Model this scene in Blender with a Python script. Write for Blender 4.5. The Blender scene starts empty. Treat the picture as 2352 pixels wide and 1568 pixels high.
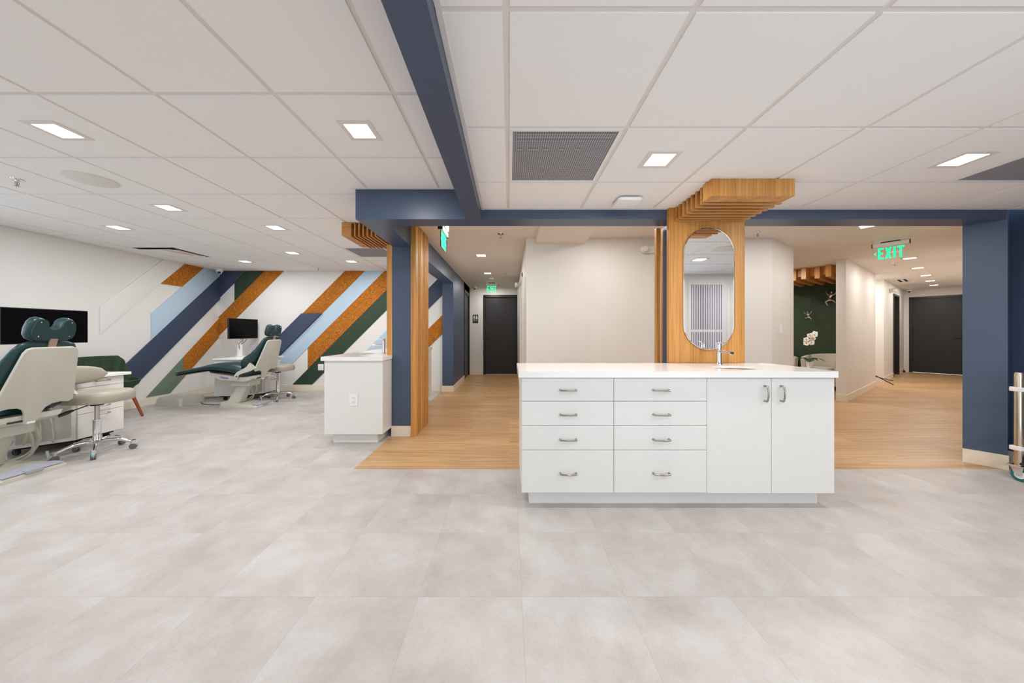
import bpy, bmesh, math, random
from mathutils import Vector, Matrix
random.seed(7)
SC = bpy.context.scene
COL = SC.collection
PI = math.pi

# ------------------------------------------------------------------ camera
# pinhole values measured on the 2352x1568 frame: focal length 750 px,
# vanishing point (1170, 762), eye 1.17 m above the floor
FPX, VX, VY, CZ = 750.0, 1170.0, 762.0, 1.17
cam_d = bpy.data.cameras.new('camera')
cam_d.sensor_fit = 'HORIZONTAL'
cam_d.sensor_width = 36.0
cam_d.lens = FPX / 2352 * 36.0
cam_d.shift_x = (1176 - VX) / 2352
cam_d.shift_y = -(784 - VY) / 2352
cam_d.clip_start = 0.02
cam = bpy.data.objects.new('camera', cam_d)
COL.objects.link(cam)
cam.location = (0, 0, CZ)
cam.rotation_euler = (PI/2, 0, 0)
SC.camera = cam

# ------------------------------------------------------------------ view + world
SC.view_settings.view_transform = 'Standard'
SC.view_settings.look = 'None'
SC.view_settings.gamma = 1.0
SC.view_settings.use_curve_mapping = False
SC.view_settings.exposure = 0.07
SC.cycles.diffuse_bounces = 8
SC.cycles.max_bounces = 12
world = bpy.data.worlds.new('daylight')
SC.world = world
world.use_nodes = True
wb = world.node_tree.nodes['Background']
wb.inputs[0].default_value = (0.74, 0.87, 1.0, 1)
wb.inputs[1].default_value = 2.45
LAMP = 10.6          # watts per downlight
NEUTRAL = (0.985, 0.99, 1.0)
WARM = (1.0, 0.955, 0.91)

def area(name, loc, size, power, color, rot=(0, 0, 0), sy=None, parent=None):
    d = bpy.data.lights.new(name, 'AREA')
    d.energy = power
    d.color = color
    d.size = size
    if sy:
        d.shape = 'RECTANGLE'; d.size_y = sy
    o = bpy.data.objects.new(name, d)
    COL.objects.link(o)
    o.location = loc
    o.rotation_euler = rot
    if parent: o.parent = parent
    return o

# ------------------------------------------------------------------ materials
def lin(c):
    c = c / 255.0
    return c / 12.92 if c <= 0.04045 else ((c + 0.055) / 1.055) ** 2.4
def rgb(r, g, b): return (lin(r), lin(g), lin(b), 1.0)

class NT:
    def __init__(s, name):
        s.m = bpy.data.materials.new(name); s.m.use_nodes = True
        s.t = s.m.node_tree; s.n = s.t.nodes; s.l = s.t.links
        s.b = s.n['Principled BSDF']
    def node(s, typ, **kw):
        x = s.n.new(typ)
        for k, v in kw.items():
            if k.startswith('i_'):
                key = k[2:]
                key = int(key) if key.isdigit() else key.replace('_', ' ')
                x.inputs[key].default_value = v
            else: setattr(x, k, v)
        return x
    def link(s, a, b): s.l.new(a, b)
    def coords(s, scale=(1, 1, 1), loc=(0, 0, 0)):
        tc = s.node('ShaderNodeTexCoord')
        mp = s.node('ShaderNodeMapping')
        mp.inputs['Scale'].default_value = scale
        mp.inputs['Location'].default_value = loc
        s.link(tc.outputs['Object'], mp.inputs['Vector'])
        return mp.outputs['Vector']
    def ramp(s, fac, stops):
        r = s.node('ShaderNodeValToRGB')
        e = r.color_ramp.elements
        e[0].position, e[0].color = stops[0]
        e[1].position, e[1].color = stops[-1]
        for p, c in stops[1:-1]:
            q = e.new(p); q.color = c
        s.link(fac, r.inputs[0])
        return r.outputs[0]
    def math(s, op, a, b=None):
        m = s.node('ShaderNodeMath', operation=op)
        for i, v in enumerate((a, b)):
            if v is None: continue
            if isinstance(v, (int, float)): m.inputs[i].default_value = v
            else: s.link(v, m.inputs[i])
        return m.outputs[0]
    def bump(s, h, strength=0.2, dist=0.002):
        b = s.node('ShaderNodeBump'); b.inputs['Strength'].default_value = strength
        b.inputs['Distance'].default_value = dist
        s.link(h, b.inputs['Height']); s.link(b.outputs[0], s.b.inputs['Normal'])

def mat(name, col, rough=0.5, metal=0.0, noise=0.0, nscale=30.0, bump=0.0, spec=0.5, coat=0.0):
    k = NT(name)
    k.b.inputs['Roughness'].default_value = rough
    k.b.inputs['Metallic'].default_value = metal
    k.b.inputs['Specular IOR Level'].default_value = spec
    k.b.inputs['Coat Weight'].default_value = coat
    v = k.coords()
    nz = k.node('ShaderNodeTexNoise', i_Scale=nscale, i_Detail=4.0)
    k.link(v, nz.inputs['Vector'])
    d = noise if noise else 0.02
    c0 = tuple(x * (1 - d) for x in col[:3]) + (1,)
    c1 = tuple(min(1, x * (1 + d)) for x in col[:3]) + (1,)
    k.link(k.ramp(nz.outputs['Fac'], [(0.3, c0), (0.7, c1)]), k.b.inputs['Base Color'])
    if bump: k.bump(nz.outputs['Fac'], bump, 0.002)
    return k.m

def emit(name, col, strength):
    k = NT(name)
    k.b.inputs['Base Color'].default_value = col
    k.b.inputs['Emission Color'].default_value = col
    k.b.inputs['Emission Strength'].default_value = strength
    return k.m

def wood(name, axis, c0, c1, rough=0.45, fine=90.0):
    """oak veneer with straight grain along the axis"""
    k = NT(name)
    sc = [fine, fine, fine]; sc['xyz'.index(axis)] = 1.6
    v = k.coords(tuple(sc))
    nz = k.node('ShaderNodeTexNoise', i_Scale=1.0, i_Detail=5.0, i_Roughness=0.65)
    k.link(v, nz.inputs['Vector'])
    sc2 = [14.0, 14.0, 14.0]; sc2['xyz'.index(axis)] = 0.6
    v2 = k.coords(tuple(sc2))
    nz2 = k.node('ShaderNodeTexNoise', i_Scale=1.0, i_Detail=2.0)
    k.link(v2, nz2.inputs['Vector'])
    mx = k.math('ADD', k.math('MULTIPLY', nz.outputs['Fac'], 0.6), k.math('MULTIPLY', nz2.outputs['Fac'], 0.4))
    k.link(k.ramp(mx, [(0.36, c0), (0.62, c1)]), k.b.inputs['Base Color'])
    k.b.inputs['Roughness'].default_value = rough
    k.bump(nz.outputs['Fac'], 0.08, 0.001)
    return k.m

M = {}
M['wall'] = mat('painted_wall', rgb(226, 224, 220), 0.55, noise=0.01, nscale=3, bump=0.0)
M['wall_warm'] = mat('painted_wall_warm', rgb(226, 222, 216), 0.5, noise=0.01, nscale=3)
M['tile'] = mat('ceiling_tile', rgb(241, 239, 237), 0.8, noise=0.012, nscale=250, spec=0.2)
M['tee'] = mat('ceiling_tee', rgb(226, 219, 215), 0.5, noise=0.01)
M['ceil_smooth'] = mat('smooth_ceiling', rgb(230, 222, 213), 0.7, noise=0.01, nscale=4)
M['navy'] = mat('navy_paint', rgb(68, 82, 106), 0.38, noise=0.03, nscale=5)
M['navy_panel'] = mat('navy_panel', rgb(55, 66, 90), 0.6, noise=0.05, nscale=6)
M['green_panel'] = mat('forest_green_panel', rgb(42, 62, 45), 0.7, noise=0.06, nscale=8)
M['sage'] = mat('sage_panel', rgb(108, 125, 106), 0.7, noise=0.04, nscale=8)
M['sky'] = mat('light_blue_panel', rgb(180, 202, 219), 0.6, noise=0.02, nscale=6)
M['white_panel'] = mat('white_panel', rgb(226, 224, 220), 0.5, noise=0.01)
M['green_wall'] = mat('green_wall_paint', rgb(48, 68, 44), 0.6, noise=0.08, nscale=2.5)
M['base'] = mat('cream_baseboard', rgb(232, 222, 204), 0.45, noise=0.01)
M['black'] = mat('black_paint', rgb(30, 30, 31), 0.4, noise=0.05)
M['door_black'] = mat('black_door_paint', rgb(38, 37, 38), 0.45, noise=0.04, nscale=4)
M['screen'] = mat('black_glass', rgb(4, 4, 6), 0.25, noise=0.0, spec=0.08)
M['dark'] = mat('dark_recess', rgb(18, 18, 20), 0.8)
M['laminate'] = mat('white_laminate', rgb(224, 222, 217), 0.32, noise=0.006)
M['quartz'] = mat('white_quartz', rgb(240, 238, 234), 0.16, noise=0.012, nscale=3)
M['nickel'] = mat('brushed_nickel', rgb(168, 160, 150), 0.3, 1.0)
M['chrome'] = mat('chrome', rgb(225, 225, 228), 0.07, 1.0)
M['steel'] = mat('stainless_steel', rgb(195, 190, 184), 0.22, 1.0)
M['steel_warm'] = mat('warm_steel_tube', rgb(205, 190, 170), 0.16, 1.0)
M['mirror'] = mat('mirror_glass', (0.93, 0.94, 0.94, 1), 0.0, 1.0, noise=0.001)
M['shell'] = mat('chair_shell_plastic', rgb(190, 188, 176), 0.38)
M['teal'] = mat('teal_upholstery', rgb(12, 52, 54), 0.36, noise=0.08, nscale=9, coat=0.15)
M['teal_dark'] = mat('teal_backing', rgb(12, 50, 52), 0.5)
M['pad_grey'] = mat('grey_rubber_pad', rgb(158, 159, 170), 0.55)
M['taupe'] = mat('taupe_vinyl', rgb(164, 157, 142), 0.42, noise=0.02)
M['box_grey'] = mat('grey_box_plastic', rgb(182, 178, 165), 0.45)
M['hose'] = mat('grey_hose', rgb(190, 187, 172), 0.4)
M['hunter'] = mat('green_velvet', rgb(34, 58, 32), 0.75, noise=0.18, nscale=22)
M['walnut'] = wood('walnut_legs', 'z', rgb(110, 50, 14), rgb(160, 80, 28), 0.4)
M['cream_fabric'] = mat('cream_fabric', rgb(214, 208, 196), 0.85, noise=0.04, nscale=60, bump=0.1)
M['plastic'] = mat('white_plastic', rgb(234, 233, 230), 0.35)
M['grille_plastic'] = mat('speaker_cloth', rgb(222, 219, 212), 0.8)
M['rubber'] = mat('black_rubber', rgb(26, 27, 28), 0.6)
M['wheel_grey'] = mat('grey_wheel', rgb(95, 98, 100), 0.4)
M['brake_blue'] = mat('light_blue_brake_tab', rgb(150, 190, 200), 0.4)
M['teal_wheel'] = mat('teal_wheel', rgb(12, 110, 112), 0.4)
M['blue_ink'] = mat('blue_lettering', rgb(80, 100, 190), 0.5)
M['white_ink'] = mat('white_lettering', rgb(230, 230, 228), 0.5)
M['petal'] = mat('white_petals', rgb(246, 244, 236), 0.6)
M['petal_core'] = mat('yellow_petal_core', rgb(190, 170, 40), 0.6)
M['leaf'] = mat('orchid_leaf', rgb(36, 84, 34), 0.4)
M['pot'] = mat('white_ceramic', rgb(236, 234, 228), 0.3)
M['bronze'] = mat('bronze_bracket', rgb(160, 135, 115), 0.4, 0.3)
M['pink_metal'] = mat('pale_pink_metal', rgb(222, 190, 176), 0.4)
M['led'] = emit('lit_diffuser', (1.0, 0.97, 0.93, 1), 6.0)
M['exit_green'] = emit('green_lit_letters', (0.0, 0.95, 0.36, 1), 1.0)
M['oak_z'] = wood('oak_vertical_grain', 'z', rgb(168, 108, 44), rgb(214, 158, 84))
M['oak_x'] = wood('oak_long_grain', 'x', rgb(160, 104, 46), rgb(206, 150, 82))
M['oak_y'] = wood('oak_depth_grain', 'y', rgb(160, 104, 46), rgb(206, 150, 82))
M['oak_gap_shade'] = wood('oak_shaded_backing', 'x', rgb(84, 48, 16), rgb(110, 66, 24))  # oak darkened so the shade between slats is in the colour

def cork():
    k = NT('orange_cork')
    v = k.coords()
    n1 = k.node('ShaderNodeTexNoise', i_Scale=70.0, i_Detail=3.0); k.link(v, n1.inputs['Vector'])
    n2 = k.node('ShaderNodeTexVoronoi', i_Scale=75.0); k.link(v, n2.inputs['Vector'])
    c = k.ramp(n1.outputs['Fac'], [(0.28, rgb(112, 60, 4)), (0.44, rgb(168, 96, 8)), (0.60, rgb(184, 110, 14)), (0.76, rgb(222, 168, 84))])
    mx = k.node('ShaderNodeMixRGB', blend_type='MULTIPLY'); mx.inputs[0].default_value = 0.35
    k.link(c, mx.inputs[1])
    k.link(k.ramp(n2.outputs['Distance'], [(0.0, (0.75, 0.7, 0.6, 1)), (0.35, (1, 1, 1, 1))]), mx.inputs[2])
    k.link(mx.outputs[0], k.b.inputs['Base Color'])
    k.b.inputs['Roughness'].default_value = 0.85
    k.bump(n1.outputs['Fac'], 0.3, 0.002)
    return k.m
M['cork'] = cork()

def floor_tiles():
    k = NT('grey_stone_floor_tiles')
    tc = k.node('ShaderNodeTexCoord')
    sp = k.node('ShaderNodeSeparateXYZ'); k.link(tc.outputs['Object'], sp.inputs[0])
    S = 0.4575
    u = k.math('DIVIDE', k.math('SUBTRACT', sp.outputs[0], 0.055 - 40*S), S)
    w = k.math('DIVIDE', k.math('SUBTRACT', sp.outputs[1], 1.443 - 40*S), S)
    fu, fw = k.math('FLOOR', u), k.math('FLOOR', w)
    du = k.math('FRACT', u); dw = k.math('FRACT', w)
    cid = k.node('ShaderNodeCombineXYZ'); k.link(fu, cid.inputs[0]); k.link(fw, cid.inputs[1])
    wn = k.node('ShaderNodeTexWhiteNoise'); k.link(cid.outputs[0], wn.inputs['Vector'])
    off = k.node('ShaderNodeVectorMath', operation='SCALE'); off.inputs['Scale'].default_value = 30.0
    k.link(wn.outputs['Color'], off.inputs[0])
    ad = k.node('ShaderNodeVectorMath', operation='ADD')
    k.link(tc.outputs['Object'], ad.inputs[0]); k.link(off.outputs[0], ad.inputs[1])
    cl = k.node('ShaderNodeTexNoise', i_Scale=3.4, i_Detail=8.0, i_Roughness=0.68, i_Distortion=0.25)
    k.link(ad.outputs[0], cl.inputs['Vector'])
    fine = k.node('ShaderNodeTexNoise', i_Scale=120.0, i_Detail=3.0); k.link(ad.outputs[0], fine.inputs['Vector'])
    speck = k.node('ShaderNodeTexNoise', i_Scale=210.0, i_Detail=1.0); k.link(tc.outputs['Object'], speck.inputs['Vector'])
    t = k.math('ADD', k.math('MULTIPLY', cl.outputs['Fac'], 0.72), k.math('ADD', k.math('MULTIPLY', fine.outputs['Fac'], 0.16), k.math('MULTIPLY', wn.outputs['Value'], 0.06)))
    col = k.ramp(t, [(0.32, rgb(166, 158, 153)), (0.49, rgb(181, 175, 171)), (0.66, rgb(194, 191, 189))])
    # thin seams
    eu = k.math('MINIMUM', du, k.math('SUBTRACT', 1.0, du))
    ew = k.math('MINIMUM', dw, k.math('SUBTRACT', 1.0, dw))
    e = k.math('MINIMUM', eu, ew)
    seam = k.math('LESS_THAN', e, 0.0022)
    sk = k.math('LESS_THAN', speck.outputs['Fac'], 0.30)
    dk = k.math('MAXIMUM', k.math('MULTIPLY', seam, 0.30), k.math('MULTIPLY', sk, 0.20))
    mx = k.node('ShaderNodeMixRGB'); k.link(dk, mx.inputs[0]); k.link(col, mx.inputs[1]); mx.inputs[2].default_value = rgb(120, 108, 102)
    k.link(mx.outputs[0], k.b.inputs['Base Color'])
    k.b.inputs['Roughness'].default_value = 0.42
    k.b.inputs['Specular IOR Level'].default_value = 0.4
    k.bump(fine.outputs['Fac'], 0.05, 0.001)
    return k.m
M['floor'] = floor_tiles()

def floor_planks():
    k = NT('light_oak_floor_planks')
    v = k.coords((1, 1, 1))
    br = k.node('ShaderNodeTexBrick', offset=0.37, squash=1.0)
    k.link(v, br.inputs['Vector'])
    br.inputs['Color1'].default_value = (0.25, 0.25, 0.25, 1); br.inputs['Color2'].default_value = (0.75, 0.75, 0.75, 1)
    br.inputs['Mortar'].default_value = (0.5, 0.5, 0.5, 1)
    br.inputs['Scale'].default_value = 1.0
    br.inputs['Mortar Size'].default_value = 0.0012
    br.inputs['Brick Width'].default_value = 1.22
    br.inputs['Row Height'].default_value = 0.18
    v2 = k.coords((1.6, 34.0, 1.0))
    ad = k.node('ShaderNodeVectorMath', operation='ADD'); k.link(v2, ad.inputs[0])
    sc = k.node('ShaderNodeVectorMath', operation='SCALE'); sc.inputs['Scale'].default_value = 17.0
    k.link(br.outputs['Color'], sc.inputs[0]); k.link(sc.outputs[0], ad.inputs[1])
    n = k.node('ShaderNodeTexNoise', i_Scale=1.0, i_Detail=6.0, i_Roughness=0.6); k.link(ad.outputs[0], n.inputs['Vector'])
    bw = k.node('ShaderNodeRGBToBW'); k.link(br.outputs['Color'], bw.inputs[0])
    t = k.math('ADD', k.math('MULTIPLY', n.outputs['Fac'], 0.75), k.math('MULTIPLY', bw.outputs[0], 0.25))
    k.link(k.ramp(t, [(0.34, rgb(164, 126, 84)), (0.52, rgb(188, 150, 106)), (0.68, rgb(202, 168, 124))]), k.b.inputs['Base Color'])
    k.b.inputs['Roughness'].default_value = 0.4
    k.b.inputs['Specular IOR Level'].default_value = 0.35
    return k.m
M['planks'] = floor_planks()

def grille():
    k = NT('egg_crate_grille')
    tc = k.node('ShaderNodeTexCoord')
    sp = k.node('ShaderNodeSeparateXYZ'); k.link(tc.outputs['Object'], sp.inputs[0])
    P = 0.0127
    a = k.math('GREATER_THAN', k.math('FRACT', k.math('DIVIDE', k.math('ADD', sp.outputs[0], 50.0), P)), 0.78)
    b = k.math('GREATER_THAN', k.math('FRACT', k.math('DIVIDE', k.math('ADD', sp.outputs[1], 50.0), P)), 0.78)
    f = k.math('MAXIMUM', a, b)
    mx = k.node('ShaderNodeMixRGB'); k.link(f, mx.inputs[0])
    mx.inputs[1].default_value = rgb(96, 98, 108); mx.inputs[2].default_value = rgb(184, 180, 182)
    k.link(mx.outputs[0], k.b.inputs['Base Color'])
    k.b.inputs['Roughness'].default_value = 0.6
    return k.m
M['grille'] = grille()

def acrylic():
    k = NT('clear_acrylic')
    k.b.inputs['Base Color'].default_value = (0.96, 1.0, 0.97, 1)
    k.b.inputs['Transmission Weight'].default_value = 1.0
    k.b.inputs['Roughness'].default_value = 0.02
    k.b.inputs['IOR'].default_value = 1.12
    return k.m
M['acrylic'] = acrylic()

# ------------------------------------------------------------------ mesh builder
class MB:
    def __init__(s):
        s.v = []; s.f = []; s.mi = []; s.cur = 0; s.calls = 0; s.boxes = 0
    def add(s, vs, fs, mi=None):
        o = len(s.v); s.calls += 1
        s.v += [Vector(p) for p in vs]
        s.f += [tuple(i + o for i in f) for f in fs]
        s.mi += [s.cur if mi is None else mi] * len(fs)
        return s
    def box(s, x0, x1, y0, y1, z0, z1, bev=0.0, mi=None, seg=2):
        s.boxes += 1
        if x0 > x1: x0, x1 = x1, x0
        if y0 > y1: y0, y1 = y1, y0
        if z0 > z1: z0, z1 = z1, z0
        bev = min(bev, (x1-x0)*0.49, (y1-y0)*0.49, (z1-z0)*0.49)
        if bev > 0:
            bm = bmesh.new()
            bmesh.ops.create_cube(bm, size=1)
            for v in bm.verts:
                v.co = Vector(((x0+x1)/2 + v.co.x*(x1-x0), (y0+y1)/2 + v.co.y*(y1-y0), (z0+z1)/2 + v.co.z*(z1-z0)))
            bmesh.ops.bevel(bm, geom=list(bm.edges), offset=bev, segments=seg, affect='EDGES', profile=0.5)
            bm.verts.index_update()
            s.add([v.co.copy() for v in bm.verts], [[v.index for v in f.verts] for f in bm.faces], mi)
            bm.free()
            return s
        vs = [(x0,y0,z0),(x1,y0,z0),(x1,y1,z0),(x0,y1,z0),(x0,y0,z1),(x1,y0,z1),(x1,y1,z1),(x0,y1,z1)]
        return s.add(vs, [(0,3,2,1),(4,5,6,7),(0,1,5,4),(1,2,6,5),(2,3,7,6),(3,0,4,7)], mi)
    def prism(s, pts, vec, mi=None, bev=0.0):
        """polygon (3-D points in a plane) pushed along vec"""
        vec = Vector(vec); n = len(pts)
        a = [Vector(p) for p in pts]; b = [p + vec for p in a]
        if bev > 0:
            bm = bmesh.new()
            va = [bm.verts.new(p) for p in a]; vb = [bm.verts.new(p) for p in b]
            bm.faces.new(va[::-1]); bm.faces.new(vb)
            for i in range(n): bm.faces.new((va[i], va[(i+1) % n], vb[(i+1) % n], vb[i]))
            bmesh.ops.recalc_face_normals(bm, faces=list(bm.faces))
            eds = [e for e in bm.edges if (e.verts[0] in va and e.verts[1] in va) or (e.verts[0] in vb and e.verts[1] in vb)]
            bmesh.ops.bevel(bm, geom=eds, offset=bev, segments=3, affect='EDGES', profile=0.5)
            bm.verts.index_update()
            s.add([v.co.copy() for v in bm.verts], [[v.index for v in f.verts] for f in bm.faces], mi)
            bm.free()
            return s
        fs = [tuple(range(n))[::-1], tuple(range(n, 2*n))]
        fs += [(i, (i+1) % n, n + (i+1) % n, n + i) for i in range(n)]
        return s.add(a + b, fs, mi)
    def loft(s, secs, mi=None, caps=True):
        n = len(secs[0]); vs = [p for r in secs for p in r]; fs = []
        for k in range(len(secs) - 1):
            for i in range(n):
                j = (i + 1) % n
                fs.append((k*n+i, k*n+j, (k+1)*n+j, (k+1)*n+i))
        if caps:
            fs.append(tuple(range(n))[::-1]); fs.append(tuple(range((len(secs)-1)*n, len(secs)*n)))
        return s.add(vs, fs, mi)
    def lathe(s, prof, c=(0, 0, 0), n=24, axis='z', mi=None, sx=1.0, sy=1.0):
        """profile of (radius, height)"""
        c = Vector(c); secs = []
        for r, h in prof:
            ring = []
            for i in range(n):
                a = 2*PI*i/n
                p = Vector((r*math.cos(a)*sx, r*math.sin(a)*sy, h))
                if axis == 'x': p = Vector((p.z, p.x, p.y))
                elif axis == 'y': p = Vector((p.x, p.z, p.y))
                ring.append(c + p)
            secs.append(ring)
        return s.loft(secs, mi)
    def cyl(s, a, b, r, r2=None, n=16, mi=None):
        return s.tube([a, b], [r, r if r2 is None else r2], n, mi)
    def tube(s, path, r, n=10, mi=None, closed=False):
        P = [Vector(p) for p in path]; m = len(P)
        rs = r if isinstance(r, (list, tuple)) else [r]*m
        secs = []; up = None
        for k in range(m):
            if closed: t = P[(k+1) % m] - P[k-1]
            else: t = P[min(k+1, m-1)] - P[max(k-1, 0)]
            t.normalize()
            if up is None:
                up = Vector((0, 0, 1)) if abs(t.z) < 0.9 else Vector((1, 0, 0))
            u = up - t*up.dot(t)
            if u.length < 1e-5: u = t.orthogonal()
            u.normalize(); w = t.cross(u); up = u
            secs.append([P[k] + (u*math.cos(2*PI*i/n) + w*math.sin(2*PI*i/n))*rs[k] for i in range(n)])
        if closed: secs.append(secs[0])
        return s.loft(secs, mi, caps=not closed)
    def sphere(s, c, r, n=12, m=8, mi=None, sc=(1, 1, 1)):
        c = Vector(c); secs = []
        for j in range(m+1):
            th = PI*(0.02 + 0.96*j/m)
            secs.append([c + Vector((r*math.sin(th)*math.cos(2*PI*i/n)*sc[0], r*math.sin(th)*math.sin(2*PI*i/n)*sc[1], -r*math.cos(th)*sc[2])) for i in range(n)])
        return s.loft(secs, mi)
    def sheet(s, fn, nu, nv, thick, mi=None):
        """two-sided sheet: fn(u,v)->point, thick along the surface normal"""
        P = [[Vector(fn(i/nu, j/nv)) for j in range(nv+1)] for i in range(nu+1)]
        Q = []
        for i in range(nu+1):
            row = []
            for j in range(nv+1):
                du = P[min(i+1, nu)][j] - P[max(i-1, 0)][j]
                dv = P[i][min(j+1, nv)] - P[i][max(j-1, 0)]
                nn = du.cross(dv)
                if nn.length > 1e-9: nn.normalize()
                row.append(P[i][j] + nn*thick)
            Q.append(row)
        w = nv+1; N = (nu+1)*w
        vs = [p for r in P for p in r] + [p for r in Q for p in r]; fs = []
        for i in range(nu):
            for j in range(nv):
                a, b, c, d = i*w+j, (i+1)*w+j, (i+1)*w+j+1, i*w+j+1
                fs += [(a, d, c, b), (a+N, b+N, c+N, d+N)]
        for i in range(nu):
            fs += [(i*w, (i+1)*w, (i+1)*w+N, i*w+N), (i*w+nv, i*w+nv+N, (i+1)*w+nv+N, (i+1)*w+nv)]
        for j in range(nv):
            fs += [(j, j+N, j+1+N, j+1), (nu*w+j, nu*w+j+1, nu*w+j+1+N, nu*w+j+N)]
        return s.add(vs, fs, mi)
    def build(s, name, mats, parent=None, world=False, origin=None, smooth=35):
        mats = mats if isinstance(mats, (list, tuple)) else [mats]
        me = bpy.data.meshes.new(name)
        vs = s.v
        o = bpy.data.objects.new(name, me)
        if parent is not None:
            if world:
                inv = local_inv(parent)
                vs = [inv @ p for p in vs]
        elif origin is not None or world:
            if origin is None:
                xs = [p.x for p in vs]; ys = [p.y for p in vs]; zs = [p.z for p in vs]
                origin = ((min(xs)+max(xs))/2, (min(ys)+max(ys))/2, min(zs))
            org = Vector(origin)
            vs = [p - org for p in vs]; o.location = org
        me.from_pydata([tuple(p) for p in vs], [], s.f)
        for q in mats: me.materials.append(M[q] if isinstance(q, str) else q)
        for p, k in zip(me.polygons, s.mi): p.material_index = k
        bm = bmesh.new(); bm.from_mesh(me)
        bmesh.ops.recalc_face_normals(bm, faces=list(bm.faces))
        bm.to_mesh(me); bm.free()
        if s.boxes == s.calls: smooth = 14 if smooth else 0
        if smooth:
            me.shade_smooth()
            try: me.set_sharp_from_angle(angle=math.radians(smooth))
            except Exception: pass
        COL.objects.link(o)
        if parent is not None: o.parent = parent
        return o

def local_inv(o):
    m = Matrix.Identity(4)
    while o is not None:
        m = Matrix.LocRotScale(o.location, o.rotation_euler, o.scale) @ m
        o = o.parent
    return m.inverted()

def thing(name, label, cat, loc=(0, 0, 0), rz=0.0, group=None):
    o = bpy.data.objects.new(name, None)
    o.empty_display_size = 0.1
    COL.objects.link(o); o.location = loc; o.rotation_euler = (0, 0, rz)
    o['label'] = label; o['category'] = cat
    if group: o['group'] = group
    return o
def tag(o, label, cat, group=None, kind=None):
    o['label'] = label; o['category'] = cat
    if group: o['group'] = group
    if kind: o['kind'] = kind
    return o
def struct(o, label=None):
    o['kind'] = 'structure'
    if label: o['label'] = label
    return o
def dup(root, loc, rz, label, group=None, name=None):
    r = root.copy(); COL.objects.link(r); r.location = loc; r.rotation_euler = (0, 0, rz); r['label'] = label
    if group: r['group'] = group
    def rec(src, dst):
        for ch in list(src.children):
            c = ch.copy(); COL.objects.link(c); c.parent = dst
            rec(ch, c)
    rec(root, r)
    return r

def P(px, py, Y): return Vector(((px-VX)*Y/FPX, Y, CZ-(py-VY)*Y/FPX))
def se(c, u, v, hu, hv, e=2.6, n=24):
    """superellipse ring"""
    c, u, v = Vector(c), Vector(u), Vector(v); out = []
    for i in range(n):
        a = 2*PI*i/n; ca, sa = math.cos(a), math.sin(a)
        out.append(c + u*hu*math.copysign(abs(ca)**(2/e), ca) + v*hv*math.copysign(abs(sa)**(2/e), sa))
    return out
def rrect(x0, x1, y0, y1, r, n=6):
    pts = []
    for cx, cy, a0 in ((x1-r, y1-r, 0), (x0+r, y1-r, 90), (x0+r, y0+r, 180), (x1-r, y0+r, 270)):
        for i in range(n+1):
            a = math.radians(a0 + 90*i/n); pts.append((cx + r*math.cos(a), cy + r*math.sin(a)))
    return pts

def smooth_path(pts, k):
    pts = [Vector(p) for p in pts]; out = []
    for i in range(len(pts)-1):
        p0 = pts[max(i-1, 0)]; p1 = pts[i]; p2 = pts[i+1]; p3 = pts[min(i+2, len(pts)-1)]
        for j in range(k):
            s = j/k
            out.append(0.5*((2*p1)+(p2-p0)*s+(2*p0-5*p1+4*p2-p3)*s*s+(3*p1-p0-3*p2+p3)*s**3))
    out.append(pts[-1]); return out

# ================================================================== THE ROOM
ZL, ZR, ZB = 2.39, 2.216, 2.13          # left/north ceiling, right ceiling, beam soffit
XW, YN = -5.79, 6.5                      # left wall, mural back wall
G, GX, GY = 0.6096, -0.591, 1.055
D = Vector((0.821, 0.571, 0)); N = Vector((0.571, -0.821, 0))   # angled hall: along, across
C0 = Vector((5.62, 5.45, 0))
def H(t, s, z=0.0): return C0 + D*t + N*s + Vector((0, 0, z))

# floors
b = MB(); b.prism([(-5.9, -1.9, 0), (4.7, -1.9, 0), (4.7, 2.786, 0), (-1.33, 2.786, 0), (-1.33, 6.6, 0), (-5.9, 6.6, 0)], (0, 0, -0.05))
struct(b.build('floor', 'floor', smooth=0))
b = MB(); b.prism([(-1.33, 2.786, 0), (4.7, 2.786, 0), (14.5, 8.0, 0), (14.5, 11.5, 0), (-1.33, 11.5, 0)], (0, 0, -0.05))
struct(b.build('floor', 'planks', smooth=0))

# ceilings of lay-in tiles
HOLES_L = {(-2.115, 5.01), (-5.163, 5.01)}
HOLES_R = {(0.294, 1.969), (3.342, 1.969)}
def tiled(region, z, holes):
    b = MB()
    for (x0, x1, y0, y1) in region:
        b.box(x0, x1, y0, y1, z, z+0.03, mi=1)
        i0 = math.floor((x0-GX)/G) - 1; i1 = math.ceil((x1-GX)/G) + 1
        j0 = math.floor((y0-GY)/G) - 1; j1 = math.ceil((y1-GY)/G) + 1
        for i in range(i0, i1):
            for j in range(j0, j1):
                cx, cy = GX + (i+0.5)*G, GY + (j+0.5)*G
                if any(abs(cx-hx) < 0.1 and abs(cy-hy) < 0.1 for hx, hy in holes): continue
                a0, a1 = max(x0, cx-G/2+0.012), min(x1, cx+G/2-0.012)
                c0, c1 = max(y0, cy-G/2+0.012), min(y1, cy+G/2-0.012)
                if a1-a0 < 0.01 or c1-c0 < 0.01: continue
                b.box(a0, a1, c0, c1, z-0.006, z+0.002, mi=0)
    return b
b = tiled([(XW, -0.372, -1.9, 2.78), (XW, -1.31, 2.78, YN)], ZL, HOLES_L)
struct(b.build('ceiling', ['tile', 'tee'], smooth=0))
GXR = GX
GX = -0.0108
b = tiled([(-0.24, 4.44, -0.47, 2.78)], ZR, HOLES_R)
struct(b.build('ceiling', ['tile', 'tee'], smooth=0))
GX = GXR
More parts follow.
